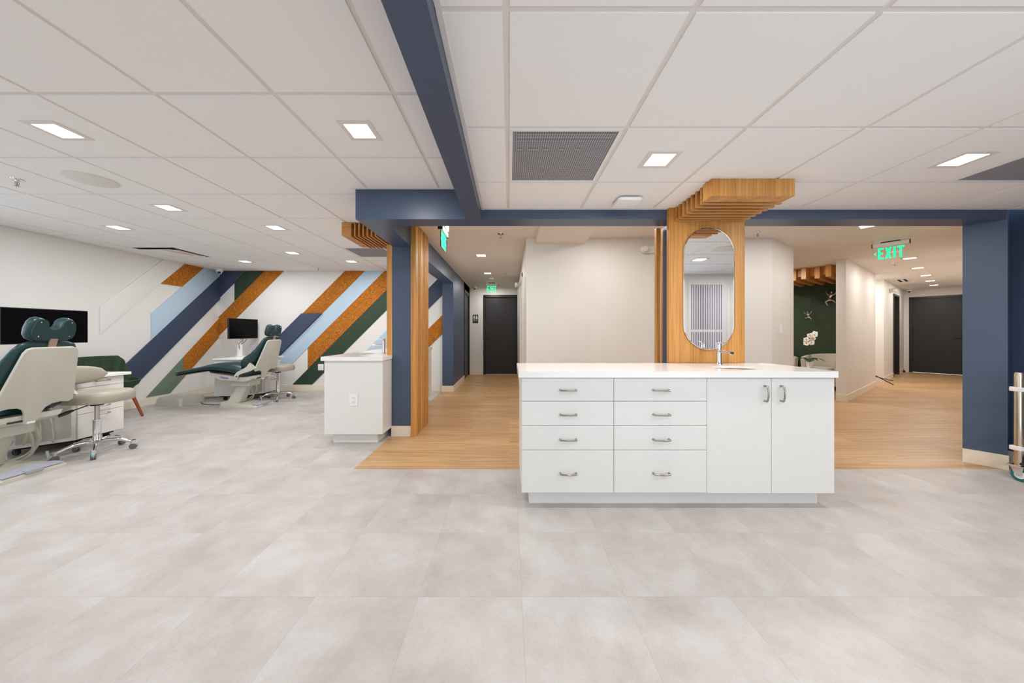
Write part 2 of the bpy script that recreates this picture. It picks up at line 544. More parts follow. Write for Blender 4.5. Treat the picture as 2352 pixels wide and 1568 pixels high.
b = MB(); b.prism([(-1.10, 2.9, ZL), (5.2, 2.9, ZL), (14.5, 8.0, ZL), (14.5, 11.5, ZL), (-1.10, 11.5, ZL)], (0, 0, 0.05))
struct(b.build('ceiling', 'ceil_smooth', smooth=0))
b = MB(); b.box(0.34, 0.973, 2.965, 4.25, 2.315, ZL)
struct(b.build('trim_1', 'ceil_smooth', smooth=0), 'boxed ceiling bulkhead above the white wall')
# wall angle of the tiled ceilings
b = MB(); b.box(XW, XW+0.022, -1.9, YN, ZL-0.0075, ZL); b.box(XW, -1.31, YN-0.022, YN, ZL-0.0075, ZL)
b.box(-0.238, 4.44, 2.758, 2.779, ZR-0.0075, ZR); b.box(-0.2385, -0.218, -0.45, 2.778, ZR-0.008, ZR)
b.box(-1.33, -0.373, 2.758, 2.779, ZL-0.0075, ZL)
struct(b.build('trim_2', 'tee', smooth=0), 'thin ceiling wall angle')

# left wall with a window out of frame (daylight), back wall
b = MB()
b.box(XW-0.15, XW, 2.9, YN+0.15, 0, ZL+0.05); b.box(XW-0.15, XW, -1.9, 0.0, 0, ZL+0.05)
b.box(XW-0.15, XW, 0.0, 2.9, 0, 0.75); b.box(XW-0.15, XW, 0.0, 2.9, 2.25, ZL+0.05)
struct(b.build('wall_left', 'wall', smooth=0))
b = MB(); b.box(XW, -1.31, YN, YN+0.15, 0, ZL+0.05)
struct(b.build('wall_back', 'wall', smooth=0))
wn = struct(MB().box(XW-0.10, XW-0.05, 0.0, 0.06, 0.75, 2.25).box(XW-0.10, XW-0.05, 2.84, 2.9, 0.75, 2.25).box(XW-0.10, XW-0.05, 0, 2.9, 0.75, 0.81).box(XW-0.10, XW-0.05, 0, 2.9, 2.19, 2.25).box(XW-0.10, XW-0.05, 1.42, 1.48, 0.75, 2.25).build('window_1', 'plastic', smooth=0))
# rear walls (behind the camera)
b = MB()
b.box(XW, -4.9, -2.05, -1.9, 0, ZL+0.05); b.box(-3.6, -0.3, -2.05, -1.9, 0, ZL+0.05)
b.box(-4.9, -3.6, -2.05, -1.9, 0, 0.35); b.box(-4.9, -3.6, -2.05, -1.9, 2.25, ZL+0.05)
struct(b.build('wall_rear', 'wall', smooth=0))
b = MB()
for x in (-4.9, -3.66): b.box(x, x+0.06, -2.0, -1.95, 0.35, 2.25)
b.box(-4.9, -3.6, -2.0, -1.95, 0.35, 0.41); b.box(-4.9, -3.6, -2.0, -1.95, 2.19, 2.25)
struct(b.build('window_2', 'plastic', smooth=0))
b = MB(); b.box(-0.372, -0.24, -2.05, -0.45, 0, ZL); b.box(-0.24, -0.1, -0.6, -0.45, 0, ZL); b.box(3.05, 4.6, -0.6, -0.45, 0, ZL)
b.box(-0.1, 3.05, -0.6, -0.45, 0, 0.15); b.box(-0.1, 3.05, -0.6, -0.45, 2.15, ZL)
struct(b.build('wall_rear', 'wall', smooth=0))
b = MB()
for x in (-0.1, 0.95, 2.0, 2.99): b.box(x, x+0.06, -0.55, -0.5, 0.15, 2.15)
b.box(-0.1, 3.05, -0.55, -0.5, 0.15, 0.21); b.box(-0.1, 3.05, -0.55, -0.5, 2.09, 2.15)
struct(b.build('fill_window_4', 'plastic', smooth=0))  # added window, unseen, lets in fill light for ceiling and island
# slatted window behind the camera (seen only in the mirror)
b = MB()
b.cur = 0
for x0, x1 in ((3.22, 3.90), (3.98, 4.40)):
    b.box(x0, x1, -0.45, -0.43, 0.25, 2.12, mi=0)
    n = int((x1-x0-0.10)/0.0316)
    for i in range(n):
        xx = x0+0.05+i*0.0316
        b.box(xx, xx+0.010, -0.431, -0.428, 0.35, 1.17, mi=1); b.box(xx, xx+0.010, -0.431, -0.428, 1.21, 2.02, mi=1)
struct(b.build('window_3', ['wall', mat('violet_dusk_gaps', rgb(84, 66, 128), 0.6)], smooth=0))

# navy beams
b = MB()
b.box(-0.372, -0.24, -0.45, 2.78, ZB, ZL)
struct(b.build('trim_3', 'navy', smooth=0), 'navy beam running overhead towards the camera')
b = MB()
b.prism([(-1.31, 2.78, ZB), (4.23, 2.78, ZB), (4.12, 2.965, ZB), (-1.10, 2.965, ZB), (-1.10, 9.0, ZB), (-1.31, 9.0, ZB)], (0, 0, ZL-ZB))
struct(b.build('trim_4', 'navy', smooth=0), 'navy header beam across the opening and along the corridor')
# navy columns
b = MB(); b.box(-1.315, -1.10, 3.67, 4.22, 0, ZB)
struct(b.build('column', 'navy', smooth=0), 'navy column with slatted oak cladding at the corridor corner')
b = MB(); b.box(-1.315, -1.10, 6.4, 7.93, 0, ZB); b.box(-1.315, -1.10, 7.93, 9.0, 2.21, ZL); b.box(-1.315, -1.10, 8.93, 9.0, 0, 2.21); b.box(-1.315, -1.16, 7.93, 8.93, 0, 2.21)
struct(b.build('wall_corridor_left', 'navy', smooth=0))
b = MB(); b.box(1.42, 1.95, 2.785, 3.02, 0, ZB)
struct(b.build('column', 'navy', smooth=0), 'navy column behind the mirror panel')
b = MB(); b.prism([(4.235, 2.775, 0), (4.425, 2.90, 0), (4.62, 2.90, 0), (4.62, 3.25, 0), (4.55, 3.25, 0), (4.10, 2.955, 0)], (0, 0, ZL))
struct(b.build('column', 'navy', smooth=0), 'navy column at the right end of the header beam')
b = MB(); b.box(4.44, 4.6, -0.6, 2.93, 0, ZL)
struct(b.build('wall_right', 'navy', smooth=0))
# white core block: wall facing the room and corridor side, then angled piece
b = MB(); b.prism([(0.22, 4.25, 0), (3.42, 4.25, 0), (4.13, 4.745, 0), (4.06, 4.84, 0), (3.38, 4.37, 0), (3.3, 4.37, 0), (3.3, 8.0, 0), (3.3, 9.15, 0), (0.22, 9.15, 0)], (0, 0, ZL))
struct(b.build('wall_center', 'wall_warm', smooth=0))
b = MB(); b.box(-1.31, 0.22, 9.0, 9.15, 2.15, ZL); b.box(-1.31, -0.72, 9.0, 9.15, 0, 2.15)
struct(b.build('wall_corridor_end', 'wall', smooth=0))
# angled hall walls
b = MB()
def seg(b, t0, t1, z0=0, z1=ZL, th=0.122, s=0.0): b.prism([H(t0, s, z0), H(t1, s, z0), H(t1, s-th, z0), H(t0, s-th, z0)], (0, 0, z1-z0))
seg(b, 0, 2.71); seg(b, 3.78, 5.25); seg(b, 6.28, 7.5); seg(b, 5.25, 6.28, 2.16)
struct(b.build('wall_hall', 'wall_warm', smooth=0))
b = MB()   # side alcove
seg(b, 2.55, 4.0, s=-0.95); b.prism([H(2.71, -0.122), H(2.71, -0.95), H(2.63, -0.95), H(2.63, -0.122)], (0, 0, ZL)); b.prism([H(3.78, -0.122), H(3.78, -0.95), H(3.9, -0.95), H(3.9, -0.122)], (0, 0, ZL))
seg(b, 5.1, 6.45, s=-0.3)
struct(b.build('wall_alcove', 'wall', smooth=0))
b = MB()
b.prism([H(7.34, -0.2), H(7.34, 0.1), H(7.46, 0.1), H(7.46, -0.2)], (0, 0, ZL)); b.prism([H(7.34, 0.1, 2.16), H(7.34, 1.3, 2.16), H(7.46, 1.3, 2.16), H(7.46, 0.1, 2.16)], (0, 0, ZL-2.16))
b.prism([H(7.34, 1.14), H(7.34, 1.4), H(7.46, 1.4), H(7.46, 1.14)], (0, 0, ZL))
struct(b.build('wall_hall_end', 'wall', smooth=0))
b = MB(); b.prism([(4.3, 3.06, 0), H(7.4, 1.27), H(7.4, 1.4), (4.4, 2.95, 0)], (0, 0, ZL))
struct(b.build('wall_hall_right', 'wall', smooth=0))
# green lobby
GW0 = Vector((6.7, 7.2, 0))
b = MB(); b.prism([GW0+N*0.80, GW0-N*2.5, GW0-N*2.5+D*0.12, GW0+N*0.80+D*0.12], (0, 0, ZL))
struct(b.build('wall_lobby', 'green_wall', smooth=0))
q0 = GW0-N*2.5; b = MB(); b.prism([q0, q0-D*2.7, q0-D*2.7-N*0.1, q0-N*0.1], (0, 0, ZL))
struct(b.build('wall_lobby', 'wall', smooth=0))

# baseboards
BH = 0.115
def bb(name, pts, h=BH, th=0.012):
    """pts: base line, board grows to the left of the direction of travel"""
    b = MB()
    for a, c in zip(pts[:-1], pts[1:]):
        a, c = Vector(a), Vector(c); d = (c-a).normalized(); n = Vector((-d.y, d.x, 0))*th
        e = d*th*0.98
        b.prism([a, c, c+n, a+n], (0, 0, h), bev=0)
    return struct(b.build(name, 'base', smooth=0))
bb('baseboard_back', [(-1.33, YN, 0), (XW, YN, 0)])
bb('baseboard_left', [(XW, YN, 0), (XW, -1.9, 0)])
bb('baseboard_column', [(-1.10, 3.67, 0), (-1.325, 3.67, 0)])
bb('baseboard_corridor', [(-1.10, 7.93, 0), (-1.10, 6.4, 0), (-1.325, 6.4, 0)])
bb('baseboard_corridor_end', [(-0.76, 9.0, 0), (-1.10, 9.0, 0)])
bb('baseboard_center', [(0.22, 4.25, 0), (0.22, 9.0, 0)])
bb('baseboard_center', [(4.13, 4.745, 0), (3.42, 4.25, 0), (0.208, 4.25, 0)])
bb('baseboard_right', [(4.44, 2.9, 0), (4.44, -0.45, 0)], th=-0.012)
bb('baseboard_right', [(4.24, 2.772, 0), (4.10, 2.955, 0)], h=0.12)
bb('baseboard_hall', [H(0, -0.122), H(0, 0), H(2.71, 0)], th=-0.012)
bb('baseboard_hall', [H(3.78, 0), H(5.2, 0)], th=-0.012)
bb('baseboard_hall', [H(6.33, 0), H(7.34, 0)], th=-0.012)
bb('baseboard_alcove', [H(2.71, -0.95), H(3.78, -0.95), H(3.78, -0.122)], th=-0.012)

# doors
def lever(parent, a, out, along):
    a, out, along = Vector(a), Vector(out), Vector(along)
    b = MB(); b.cyl(a, a+out*0.012, 0.026); b.cyl(a, a+out*0.055, 0.009); b.tube([a+out*0.05, a+out*0.055+along*0.02, a+out*0.055+along*0.12], 0.009)
    return b.build('door_handle', 'black', parent, world=True)
b = MB(); b.box(-0.655, 0.205, 9.03, 9.07, 0.012, 2.12, bev=0.003)
d1 = struct(b.build('door_1', 'door_black', world=True), 'black door at the end of the corridor')
MB().box(-0.72, -0.655, 8.985, 9.10, 0, 2.15, bev=0.004).box(-0.72, 0.22, 8.985, 9.10, 2.12, 2.19, bev=0.004).box(0.205, 0.222, 8.985, 9.10, 0, 2.15).build('door_frame', 'black', d1, world=True)
MB().box(-0.655, 0.205, 8.99, 9.08, 0, 0.012).build('threshold', 'steel', d1, world=True)
lever(d1, (-0.60, 9.03, 1.02), (0, -1, 0), (1, 0, 0))
b = MB(); b.box(-1.15, -1.12, 8.0, 8.87, 0.01, 2.14, bev=0.003)
d2 = struct(b.build('door_2', 'door_black', world=True), 'black door set in the navy corridor wall')
MB().box(-1.16, -1.085, 7.93, 8.0, 0, 2.21, bev=0.003).box(-1.16, -1.085, 8.87, 8.94, 0, 2.21, bev=0.003).box(-1.16, -1.085, 7.93, 8.94, 2.14, 2.21, bev=0.003).build('door_frame', 'black', d2, world=True)
b = MB(); b.prism([H(7.36, 0.16, 0.01), H(7.36, 1.08, 0.01), H(7.40, 1.08, 0.01), H(7.40, 0.16, 0.01)], (0, 0, 2.11))
d3 = struct(b.build('door_3', 'door_black', world=True), 'wide black door at the end of the angled hall')
b = MB()
for s0, s1, z0, z1 in ((0.10, 0.16, 0, 2.18), (1.08, 1.14, 0, 2.18), (0.10, 1.14, 2.12, 2.18)):
    b.prism([H(7.325, s0, z0), H(7.325, s1, z0), H(7.44, s1, z0), H(7.44, s0, z0)], (0, 0, z1-z0))
b.build('door_frame', 'black', d3, world=True)
for z in (1.95, 1.15, 0.3):
    b = MB(); b.cyl(H(7.35, 0.165, z), H(7.35, 0.165, z+0.11), 0.012); b.build('hinge', 'black', d3, world=True)
lever(d3, H(7.36, 1.0, 1.0), -D, -N)
b = MB(); b.prism([H(5.31, -0.06, 0.01), H(6.22, -0.06, 0.01), H(6.22, -0.10, 0.01), H(5.31, -0.10, 0.01)], (0, 0, 2.10))
d4 = struct(b.build('door_4', 'door_black', world=True), 'black door in the side wall of the angled hall')
b = MB()
for t0, t1, z0, z1 in ((5.25, 5.31, 0, 2.16), (6.22, 6.28, 0, 2.16), (5.25, 6.28, 2.11, 2.16)):
    b.prism([H(t0, 0.014, z0), H(t1, 0.014, z0), H(t1, -0.12, z0), H(t0, -0.12, z0)], (0, 0, z1-z0))
b.build('door_frame', 'black', d4, world=True)
# casing on the corridor's right wall
b = MB(); b.box(0.205, 0.222, 5.35, 5.43, 0, 2.14, bev=0.003); b.box(0.205, 0.222, 6.35, 6.43, 0, 2.14, bev=0.003); b.box(0.205, 0.222, 5.35, 6.43, 2.07, 2.14, bev=0.003)
struct(b.build('trim_5', 'wall', smooth=0), 'white door casing on the corridor wall')

# ================================================================== MURAL PANELS
def back_panel(name, pts, material, label, th=0.012):
    b = MB(); b.prism([(x, YN, z) for x, z in pts], (0, -th, 0), bev=0.0012)
    return tag(b.build(name, material, world=True, smooth=25), label, 'wall panel', 'diagonal mural panels')
def left_panel(name, pts, material, label, th=0.012):
    b = MB(); b.prism([(XW, y, z) for y, z in pts], (th, 0, 0), bev=0.0012)
    return tag(b.build(name, material, world=True, smooth=25), label, 'wall panel', 'diagonal mural panels')
def diag(hi, lo, z0, z1, x_min=-99, x_max=99, vert=None):
    """45 degree band between z-x=hi and z-x=lo clipped to z0..z1 and x_min..x_max"""
    poly = [(z0-hi, z0), (z1-hi, z1), (z1-lo, z1), (z0-lo, z0)]
    def clip(poly, keep, cut):
        out = []
        for a, c in zip(poly, poly[1:]+poly[:1]):
            ka, kc = keep(a), keep(c)
            if ka: out.append(a)
            if ka != kc: out.append(cut(a, c))
        return out
    for xm, sg in ((x_min, 1), (x_max, -1)):
        if abs(xm) < 90:
            def cut(a, c, xm=xm):
                t = (xm-a[0])/(c[0]-a[0]); return (xm, a[1]+t*(c[1]-a[1]))
            poly = clip(poly, lambda p, xm=xm, sg=sg: (p[0]-xm)*sg >= -1e-9, cut)
    return poly
ZT, Z0 = ZL-0.006, 0.128
XE = -1.33
back_panel('mural_panel', diag(8.05, 7.61, Z0, ZT, XW+0.036), 'navy_panel', 'navy diagonal panel in the corner, on the back wall half', 0.016)
back_panel('mural_panel', [(XW+0.013, ZT), (XW+0.013, 2.27), (ZT-8.06, ZT)], 'sky', 'small light blue triangle panel in the back wall corner behind the camera dome')
back_panel('mural_panel', diag(7.605, 7.25, 1.6, ZT, -5.463), 'green_panel', 'dark green panel with upright edge right of the navy corner band')
back_panel('mural_panel', diag(7.245, 6.87, 1.0, ZT, XW+0.014), 'cork', 'orange cork band on the back wall from the corner up to the ceiling')
back_panel('mural_panel', diag(5.65, 5.255, 1.54, ZT), 'cork', 'orange cork band above the thick navy panel')
back_panel('mural_panel', diag(5.65, 5.255, 0.60, 1.536), 'navy_panel', 'thick navy panel behind the headrest of the far dental chair', 0.05)
back_panel('mural_panel', diag(5.25, 4.862, 0.477, ZT), 'sky', 'long light blue band between the two orange bands')
back_panel('mural_panel', diag(4.858, 4.442, 0.2, ZT, -4.007), 'cork', 'widest orange cork band, its upright end above the white outlet')
back_panel('mural_panel', diag(4.438, 4.05, Z0, ZT, -99, XE), 'green_panel', 'dark green band running down to the baseboard left of the sink cabinet')
back_panel('mural_panel', diag(3.645, 3.235, 0.797, 1.45), 'sky', 'light blue band end seen behind the far faucet')
back_panel('mural_panel', diag(3.645, 3.235, 1.454, ZT, -99, XE), 'navy_panel', 'navy band seen between the slatted column and the far column')
back_panel('mural_panel', diag(2.84, 2.47, 0.86, ZT, -1.72, XE), 'cork', 'orange cork piece seen between the slatted column and the far column')
left_panel('mural_panel', diag(-4.235, -4.68, Z0, ZT, -99, YN-0.002), 'navy_panel', 'long thick navy band rising along the left wall to the corner', 0.035)
left_panel('mural_panel', diag(-5.07, -5.44, 0.2, ZT, 5.79, YN-0.002), 'cork', 'orange cork band on the left wall with upright lower end')
left_panel('mural_panel', diag(-5.07, -5.44, Z0, ZT, -99, 5.786), 'sage', 'sage green panel behind the grey floor box')
left_panel('mural_panel', diag(-3.80, -4.23, 0.9, ZT, 5.269, YN), 'sky', 'light blue band on the left wall above the navy band')
left_panel('mural_panel', diag(-3.44, -3.80, 1.97, ZT), 'cork', 'short orange cork panel at the ceiling of the left wall')
left_panel('mural_panel', diag(-3.06, -3.78, 1.0, ZT, 4.60, 6.0) if False else
           [(4.61, 1.53), (4.61, 1.14), (5.39, 1.95), (5.815, ZT), (5.46, ZT)], 'white_panel', 'white raised diagonal panel left of the short orange panel')

# ================================================================== MAIN SINK ISLAND
isl = thing('sink_island', 'long white sink island with eight drawers and two doors, nearest the camera', 'cabinet', (1.12, 2.45, 0))
IX0, IX1, IY0, IY1 = 0.081, 2.154, 2.163, 2.70
def WB(): return MB()
MB().box(IX0, IX1, IY0+0.022, IY1, 0.10, 0.868).build('body', 'laminate', isl, world=True)
MB().box(0.134, 2.105, 2.233, IY1-0.02, 0, 0.10).build('toe_kick', 'laminate', isl, world=True)
def pull(a, c, out, r=0.0045, bow=0.010, stand=0.026):
    a, c, out = Vector(a), Vector(c), Vector(out)
    pts = [a, a+out*stand*0.9]
    for i in range(9):
        t = i/8
        pts.append(a.lerp(c, t) + out*(stand + bow*math.sin(PI*t)))
    pts += [c+out*stand*0.9, c]
    b = MB(); b.tube(pts[1:-1], r*1.25, 10); b.cyl(a, pts[1], r*1.3); b.cyl(c, pts[-2], r*1.3)
    return b
gp = 0.0016
for x0, x1, hx in ((0.081, 0.692, 0.389), (0.692, 1.309, 1.004)):
    for z0, z1, hz in ((0.711, 0.866, 0.786), (0.55, 0.711, 0.625), (0.388, 0.55, 0.460), (0.104, 0.388, 0.2365)):
        dr = MB().box(x0+gp, x1-gp, IY0, IY0+0.020, z0+gp, z1-gp, bev=0.0012).build('drawer', 'laminate', isl, world=True)
        pull((hx-0.052, IY0, hz), (hx+0.052, IY0, hz), (0, -1, 0)).build('handle', 'nickel', dr, world=True)
for x0, x1, hx in ((1.309, 1.736, 1.689), (1.736, 2.154, 1.796)):
    dr = MB().box(x0+gp, x1-gp, IY0, IY0+0.020, 0.102, 0.864, bev=0.0012).build('door', 'laminate', isl, world=True)
    pull((hx, IY0, 0.714), (hx, IY0, 0.813), (0, -1, 0)).build('handle', 'nickel', dr, world=True)

def worktop(x0, x1, y0, y1, z0, z1, hole, r=0.012, hr=(0.17, 0.12)):
    """slab with an oval sink cut-out"""
    bm = bmesh.new()
    outer = rrect(x0, x1, y0, y1, r, 4)
    n = 40; inner = [(hole[0]+hr[0]*math.cos(2*PI*i/n), hole[1]+hr[1]*math.sin(2*PI*i/n)) for i in range(n)]
    for z, flip in ((z1, False), (z0, True)):
        vo = [bm.verts.new((x, y, z)) for x, y in outer]; vi = [bm.verts.new((x, y, z)) for x, y in inner]
        ed = [bm.edges.new((vo[i], vo[(i+1) % len(vo)])) for i in range(len(vo))] + [bm.edges.new((vi[i], vi[(i+1) % n])) for i in range(n)]
        bmesh.ops.triangle_fill(bm, edges=ed, use_beauty=True, use_dissolve=False)
        if z == z1: vo1, vi1 = vo, vi
    for A, Bv in ((vo1, vo), (vi1, vi)):
        for i in range(len(A)):
            j = (i+1) % len(A); bm.faces.new((A[i], A[j], Bv[j], Bv[i]))
    bm.verts.index_update()
    b = MB(); b.add([v.co.copy() for v in bm.verts], [[v.index for v in f.verts] for f in bm.faces]); bm.free()
    return b
wt = tag(worktop(0.061, 2.165, 2.140, 2.725, 0.870, 0.910, (1.64, 2.37)).build('worktop', 'quartz', world=True, smooth=30), 'white stone worktop on the long near island', 'worktop')
def basin(cx, cy, z, rx, ry):
    b = MB(); prof = [(0.995, z), (0.98, z-0.002), (0.965, z-0.05), (0.85, z-0.10), (0.5, z-0.125), (0.12, z-0.13)]
    secs = [[Vector((cx+rx*k*math.cos(2*PI*i/40), cy+ry*k*math.sin(2*PI*i/40), zz)) for i in range(40)] for k, zz in prof]
    b.loft(secs, caps=False); b.lathe([(0.025, 0), (0.025, 0.002), (0.001, 0.003)], (cx, cy, z-0.131))
    return b
basin(1.64, 2.37, 0.896, 0.1685, 0.1185).build('sink_basin', 'steel', isl, world=True)['label'] = 'oval steel sink basin'
tag(MB().lathe([(0.058, 0), (0.058, 0.002), (0.052, 0.0025), (0.050, 0.001), (0.0, 0.001)], (2.055, 2.60, 0.910), n=32).build('waste_chute_cover', 'quartz', world=True), 'round flush white cover let into the near worktop right of the sink', 'cover')

def faucet(loc, rz, label):
    t = thing('faucet', label, 'faucet', loc, rz)
    MB().lathe([(0.024, 0), (0.024, 0.004), (0.0205, 0.012), (0.0185, 0.03), (0.0185, 0.118), (0.0165, 0.120), (0.0165, 0.126)], n=28).build('body', 'chrome', t)
    b = MB()
    secs = [se((0, 0, 0.104), (1, 0, 0), (0, 0, 1), 0.012, 0.010), se((0, -0.05, 0.106), (1, 0, 0), (0, 0, 1), 0.014, 0.009),
            se((0, -0.10, 0.103), (1, 0, 0), (0, 0, 1), 0.0155, 0.009), se((0, -0.132, 0.099), (1, 0, 0), (0, 0, 1), 0.0155, 0.009)]
    b.loft(secs); b.lathe([(0.009, -0.008), (0.009, 0.0)], (0, -0.12, 0.093)); b.build('spout', 'chrome', t)
    h = MB().lathe([(0.0185, 0.127), (0.0185, 0.176), (0.016, 0.180), (0.0, 0.180)], n=28).build('handle', 'chrome', t)
    MB().tube([(0, -0.01, 0.171), (0, -0.05, 0.174), (0, -0.10, 0.178)], [0.0045, 0.0038, 0.003]).build('lever', 'chrome', h)
    return t
faucet((1.680, 2.617, 0.910), 0.12, 'chrome single lever faucet in front of the oval mirror')

# mirror panel, mirror, canopy
tag(MB().box(1.338, 1.972, 2.735, 2.778, 0.910, ZR-0.004, bev=0.0015).build('oak_panel', 'oak_z', world=True, smooth=30), 'tall oak veneer panel carrying the oval mirror', 'wall panel')
def stadium(cx, cz, hw, hh, n=20):
    pts = []
    for i in range(n+1):
        a = PI*i/n; pts.append((cx+hw*math.cos(a), cz+hh-hw+hw*math.sin(a)))
    for i in range(n+1):
        a = PI+PI*i/n; pts.append((cx+hw*math.cos(a), cz-hh+hw+hw*math.sin(a)))
    return pts
mr = thing('oval_mirror', 'tall pill shaped mirror with thin metal rim on the oak panel', 'mirror', (1.664, 2.735, 1.53))
outl = stadium(1.664, 1.531, 0.210, 0.508)
MB().prism([(x, 2.735, z) for x, z in stadium(1.664, 1.531, 0.2055, 0.5035)], (0, -0.014, 0)).build('mirror_glass', 'mirror', mr, world=True, smooth=0)
MB().tube([(x, 2.726, z) for x, z in stadium(1.664, 1.531, 0.2075, 0.5055)], 0.0055, 8, closed=True).build('rim', 'chrome', mr, world=True)

cn = thing('slat_canopy', 'oak slat canopy on the ceiling above the near island mirror', 'canopy', (1.66, 2.48, 2.09))
MB().box(1.372, 1.938, 2.216, 2.318, 2.092, ZR-0.006, bev=0.001).build('front_block', 'oak_z', cn, world=True, smooth=30)
MB().box(1.40, 1.93, 2.318, 2.732, 2.190, ZR-0.006).build('backing_board', 'oak_gap_shade', cn, world=True, smooth=0)
ys = [2.350, 2.414, 2.476, 2.536, 2.596, 2.656, 2.708]
for i, y in enumerate(ys):
    MB().box(1.384, 1.962, y, y+0.022, 2.092, ZR-0.006, bev=0.001).build('slat', 'oak_x', cn, world=True, smooth=30)
# slatted oak on the back of the same column
tt = thing('slat_cladding', 'narrow oak slat strip beside the navy column left of the mirror', 'cladding', (1.66, 3.05, 0))
for x in (1.362, 1.425, 1.49, 1.56, 1.63, 1.70, 1.77, 1.84, 1.91):
    MB().box(x, x+0.038, 3.022, 3.068, 0, ZB, bev=0.002).build('slat', 'oak_z', tt, world=True, smooth=30)

# ================================================================== SECOND (FAR) SINK ISLAND
is2 = thing('sink_island', 'far white sink island seen end on beside the slatted column', 'cabinet', (-1.63, 4.5, 0))
MB().box(-1.932, -1.325, 3.437, 5.55, 0.10, 0.868).build('body', 'laminate', is2, world=True)
MB().box(-1.936, -1.325, 3.415, 3.437, 0.10, 0.868, bev=0.0015).build('end_panel', 'laminate', is2, world=True)
MB().box(-1.870, -1.398, 3.468, 5.50, 0, 0.10).build('toe_kick', 'laminate', is2, world=True)
for i in range(4):   # drawers and doors on the side facing the chairs
    y0 = 3.45+i*0.52
    dr = MB().box(-1.952, -1.934, y0+gp, y0+0.52-gp, 0.104, 0.866, bev=0.0012).build('door', 'laminate', is2, world=True)
    pull((-1.952, y0+0.46, 0.714), (-1.952, y0+0.46, 0.813), (-1, 0, 0)).build('handle', 'nickel', dr, world=True)
wt2 = tag(worktop(-1.965, -1.318, 3.390, 5.60, 0.870, 0.910, (-1.70, 3.93), hr=(0.115, 0.16)).build('worktop', 'quartz', world=True, smooth=30), 'white stone worktop on the far island beside the slatted column', 'worktop')
basin(-1.70, 3.93, 0.896, 0.1135, 0.1585).build('sink_basin', 'steel', is2, world=True)['label'] = 'oval steel sink basin'
faucet((-1.50, 3.90, 0.910), -PI/2, 'chrome single lever faucet on the far island')
tag(MB().box(-1.380, -1.318, 3.672, 4.25, 0.910, ZB+0.02, bev=0.0015).build('oak_panel', 'oak_z', world=True, smooth=30), 'narrow edge of an oak panel standing on the far worktop', 'wall panel')
cn = thing('slat_canopy', 'oak slat canopy under the ceiling above the far island', 'canopy', (-1.6, 3.87, 2.23))
MB().box(-1.858, -1.768, 3.617, 4.13, 2.236, ZL-0.006, bev=0.001).build('front_block', 'oak_x', cn, world=True, smooth=30)
MB().box(-1.768, -1.32, 3.66, 4.10, 2.335, ZL-0.006).build('backing_board', 'oak_gap_shade', cn, world=True, smooth=0)
for i in range(9):
    x = -1.766+i*0.0462
    MB().box(x, x+0.017, 3.612, 4.16, 2.226, ZL-0.006, bev=0.001).build('slat', 'oak_y', cn, world=True, smooth=30)
# oak slat cladding on the corridor side of the column
tt = thing('slat_cladding', 'full height oak slat cladding on the corridor side of the left navy column', 'cladding', (-1.07, 3.93, 0))
MB().box(-1.0995, -1.079, 3.640, 4.222, 0, ZL-0.002, bev=0.001).build('backing_board', 'oak_z', tt, world=True, smooth=30)
MB().box(-1.079, -1.074, 3.650, 4.21, 0.001, ZL-0.003).build('shadow_strip', 'oak_gap_shade', tt, world=True, smooth=0)
for y0, y1 in ((3.642, 3.735), (3.760, 3.782), (3.807, 3.825), (3.850, 3.950), (3.975, 3.997), (4.022, 4.040), (4.065, 4.130), (4.155, 4.222)):
    MB().box(-1.074 if y0 > 3.65 else -1.079, -1.045, y0, y1, 0, ZL-0.002, bev=0.002).build('slat', 'oak_z', tt, world=True, smooth=30)

# ================================================================== CEILING FIXTURES
def downlight(x, y, z, label, power=1.0, color=NEUTRAL, rz=0.0):
    t = thing('downlight', label, 'ceiling light', (x, y, z), rz, 'square recessed downlights')
    b = MB(); s, i = 0.096, 0.068
    b.box(-s, s, -s, -i, -0.005, 0); b.box(-s, s, i, s, -0.005, 0); b.box(-s, -i, -i, i, -0.005, 0); b.box(i, s, -i, i, -0.005, 0)
    b.build('trim', 'tee', t, smooth=0)
    MB().box(-i, i, -i, i, -0.003, 0).build('diffuser', 'led', t, smooth=0)
    area('lamp', (0, 0, -0.006), 0.125, LAMP*power, color, parent=t)
    return t
for x, y, l, p in [
    (-2.72, 1.97, 'square downlight nearest the left edge of the left ceiling', 1),
    (-0.90, 1.97, 'square downlight left of the long navy beam', 1),
    (-3.33, 3.19, 'square downlight beyond the round ceiling speaker', 1),
    (-4.55, 3.80, 'square downlight near the left wall above the near chair screen', 1),
    (-2.72, 3.80, 'square downlight left of the far slat canopy', 1),
    (-3.33, 5.01, 'square downlight just left of the grey grille in the far ceiling', 1),
    (-4.55, 5.62, 'square downlight in front of the mural corner, above the far screen', 1),
    (-2.72, 5.62, 'square downlight before the right half of the mural', 1),
    (-3.33, 1.97, 'square downlight cut by the left edge of the photo', 1),
    (-2.1, -0.47, 'square downlight behind the camera on the left', 1.4), (-4.5, 0.75, 'square downlight out of view near the left window', 1.2)]:
    downlight(x, y, ZL-0.006, l, p)
for x, y, l, p in [(0.904, 1.969, 'square downlight between the grey grille and the oak canopy', 1), (2.732, 1.969, 'square downlight at the right beside the second grille', 1),
                (2.732, 0.75, 'square downlight reflected in the oval mirror', 1), (0.904, 0.14, 'square downlight above and behind the camera', 1),
                (3.95, 0.45, 'added fill downlight, unseen, by the slatted window', 1.3)]:  # the last lamp is added out of view to brighten the mirrored wall
    downlight(x, y, ZR-0.006, l, p, WARM)
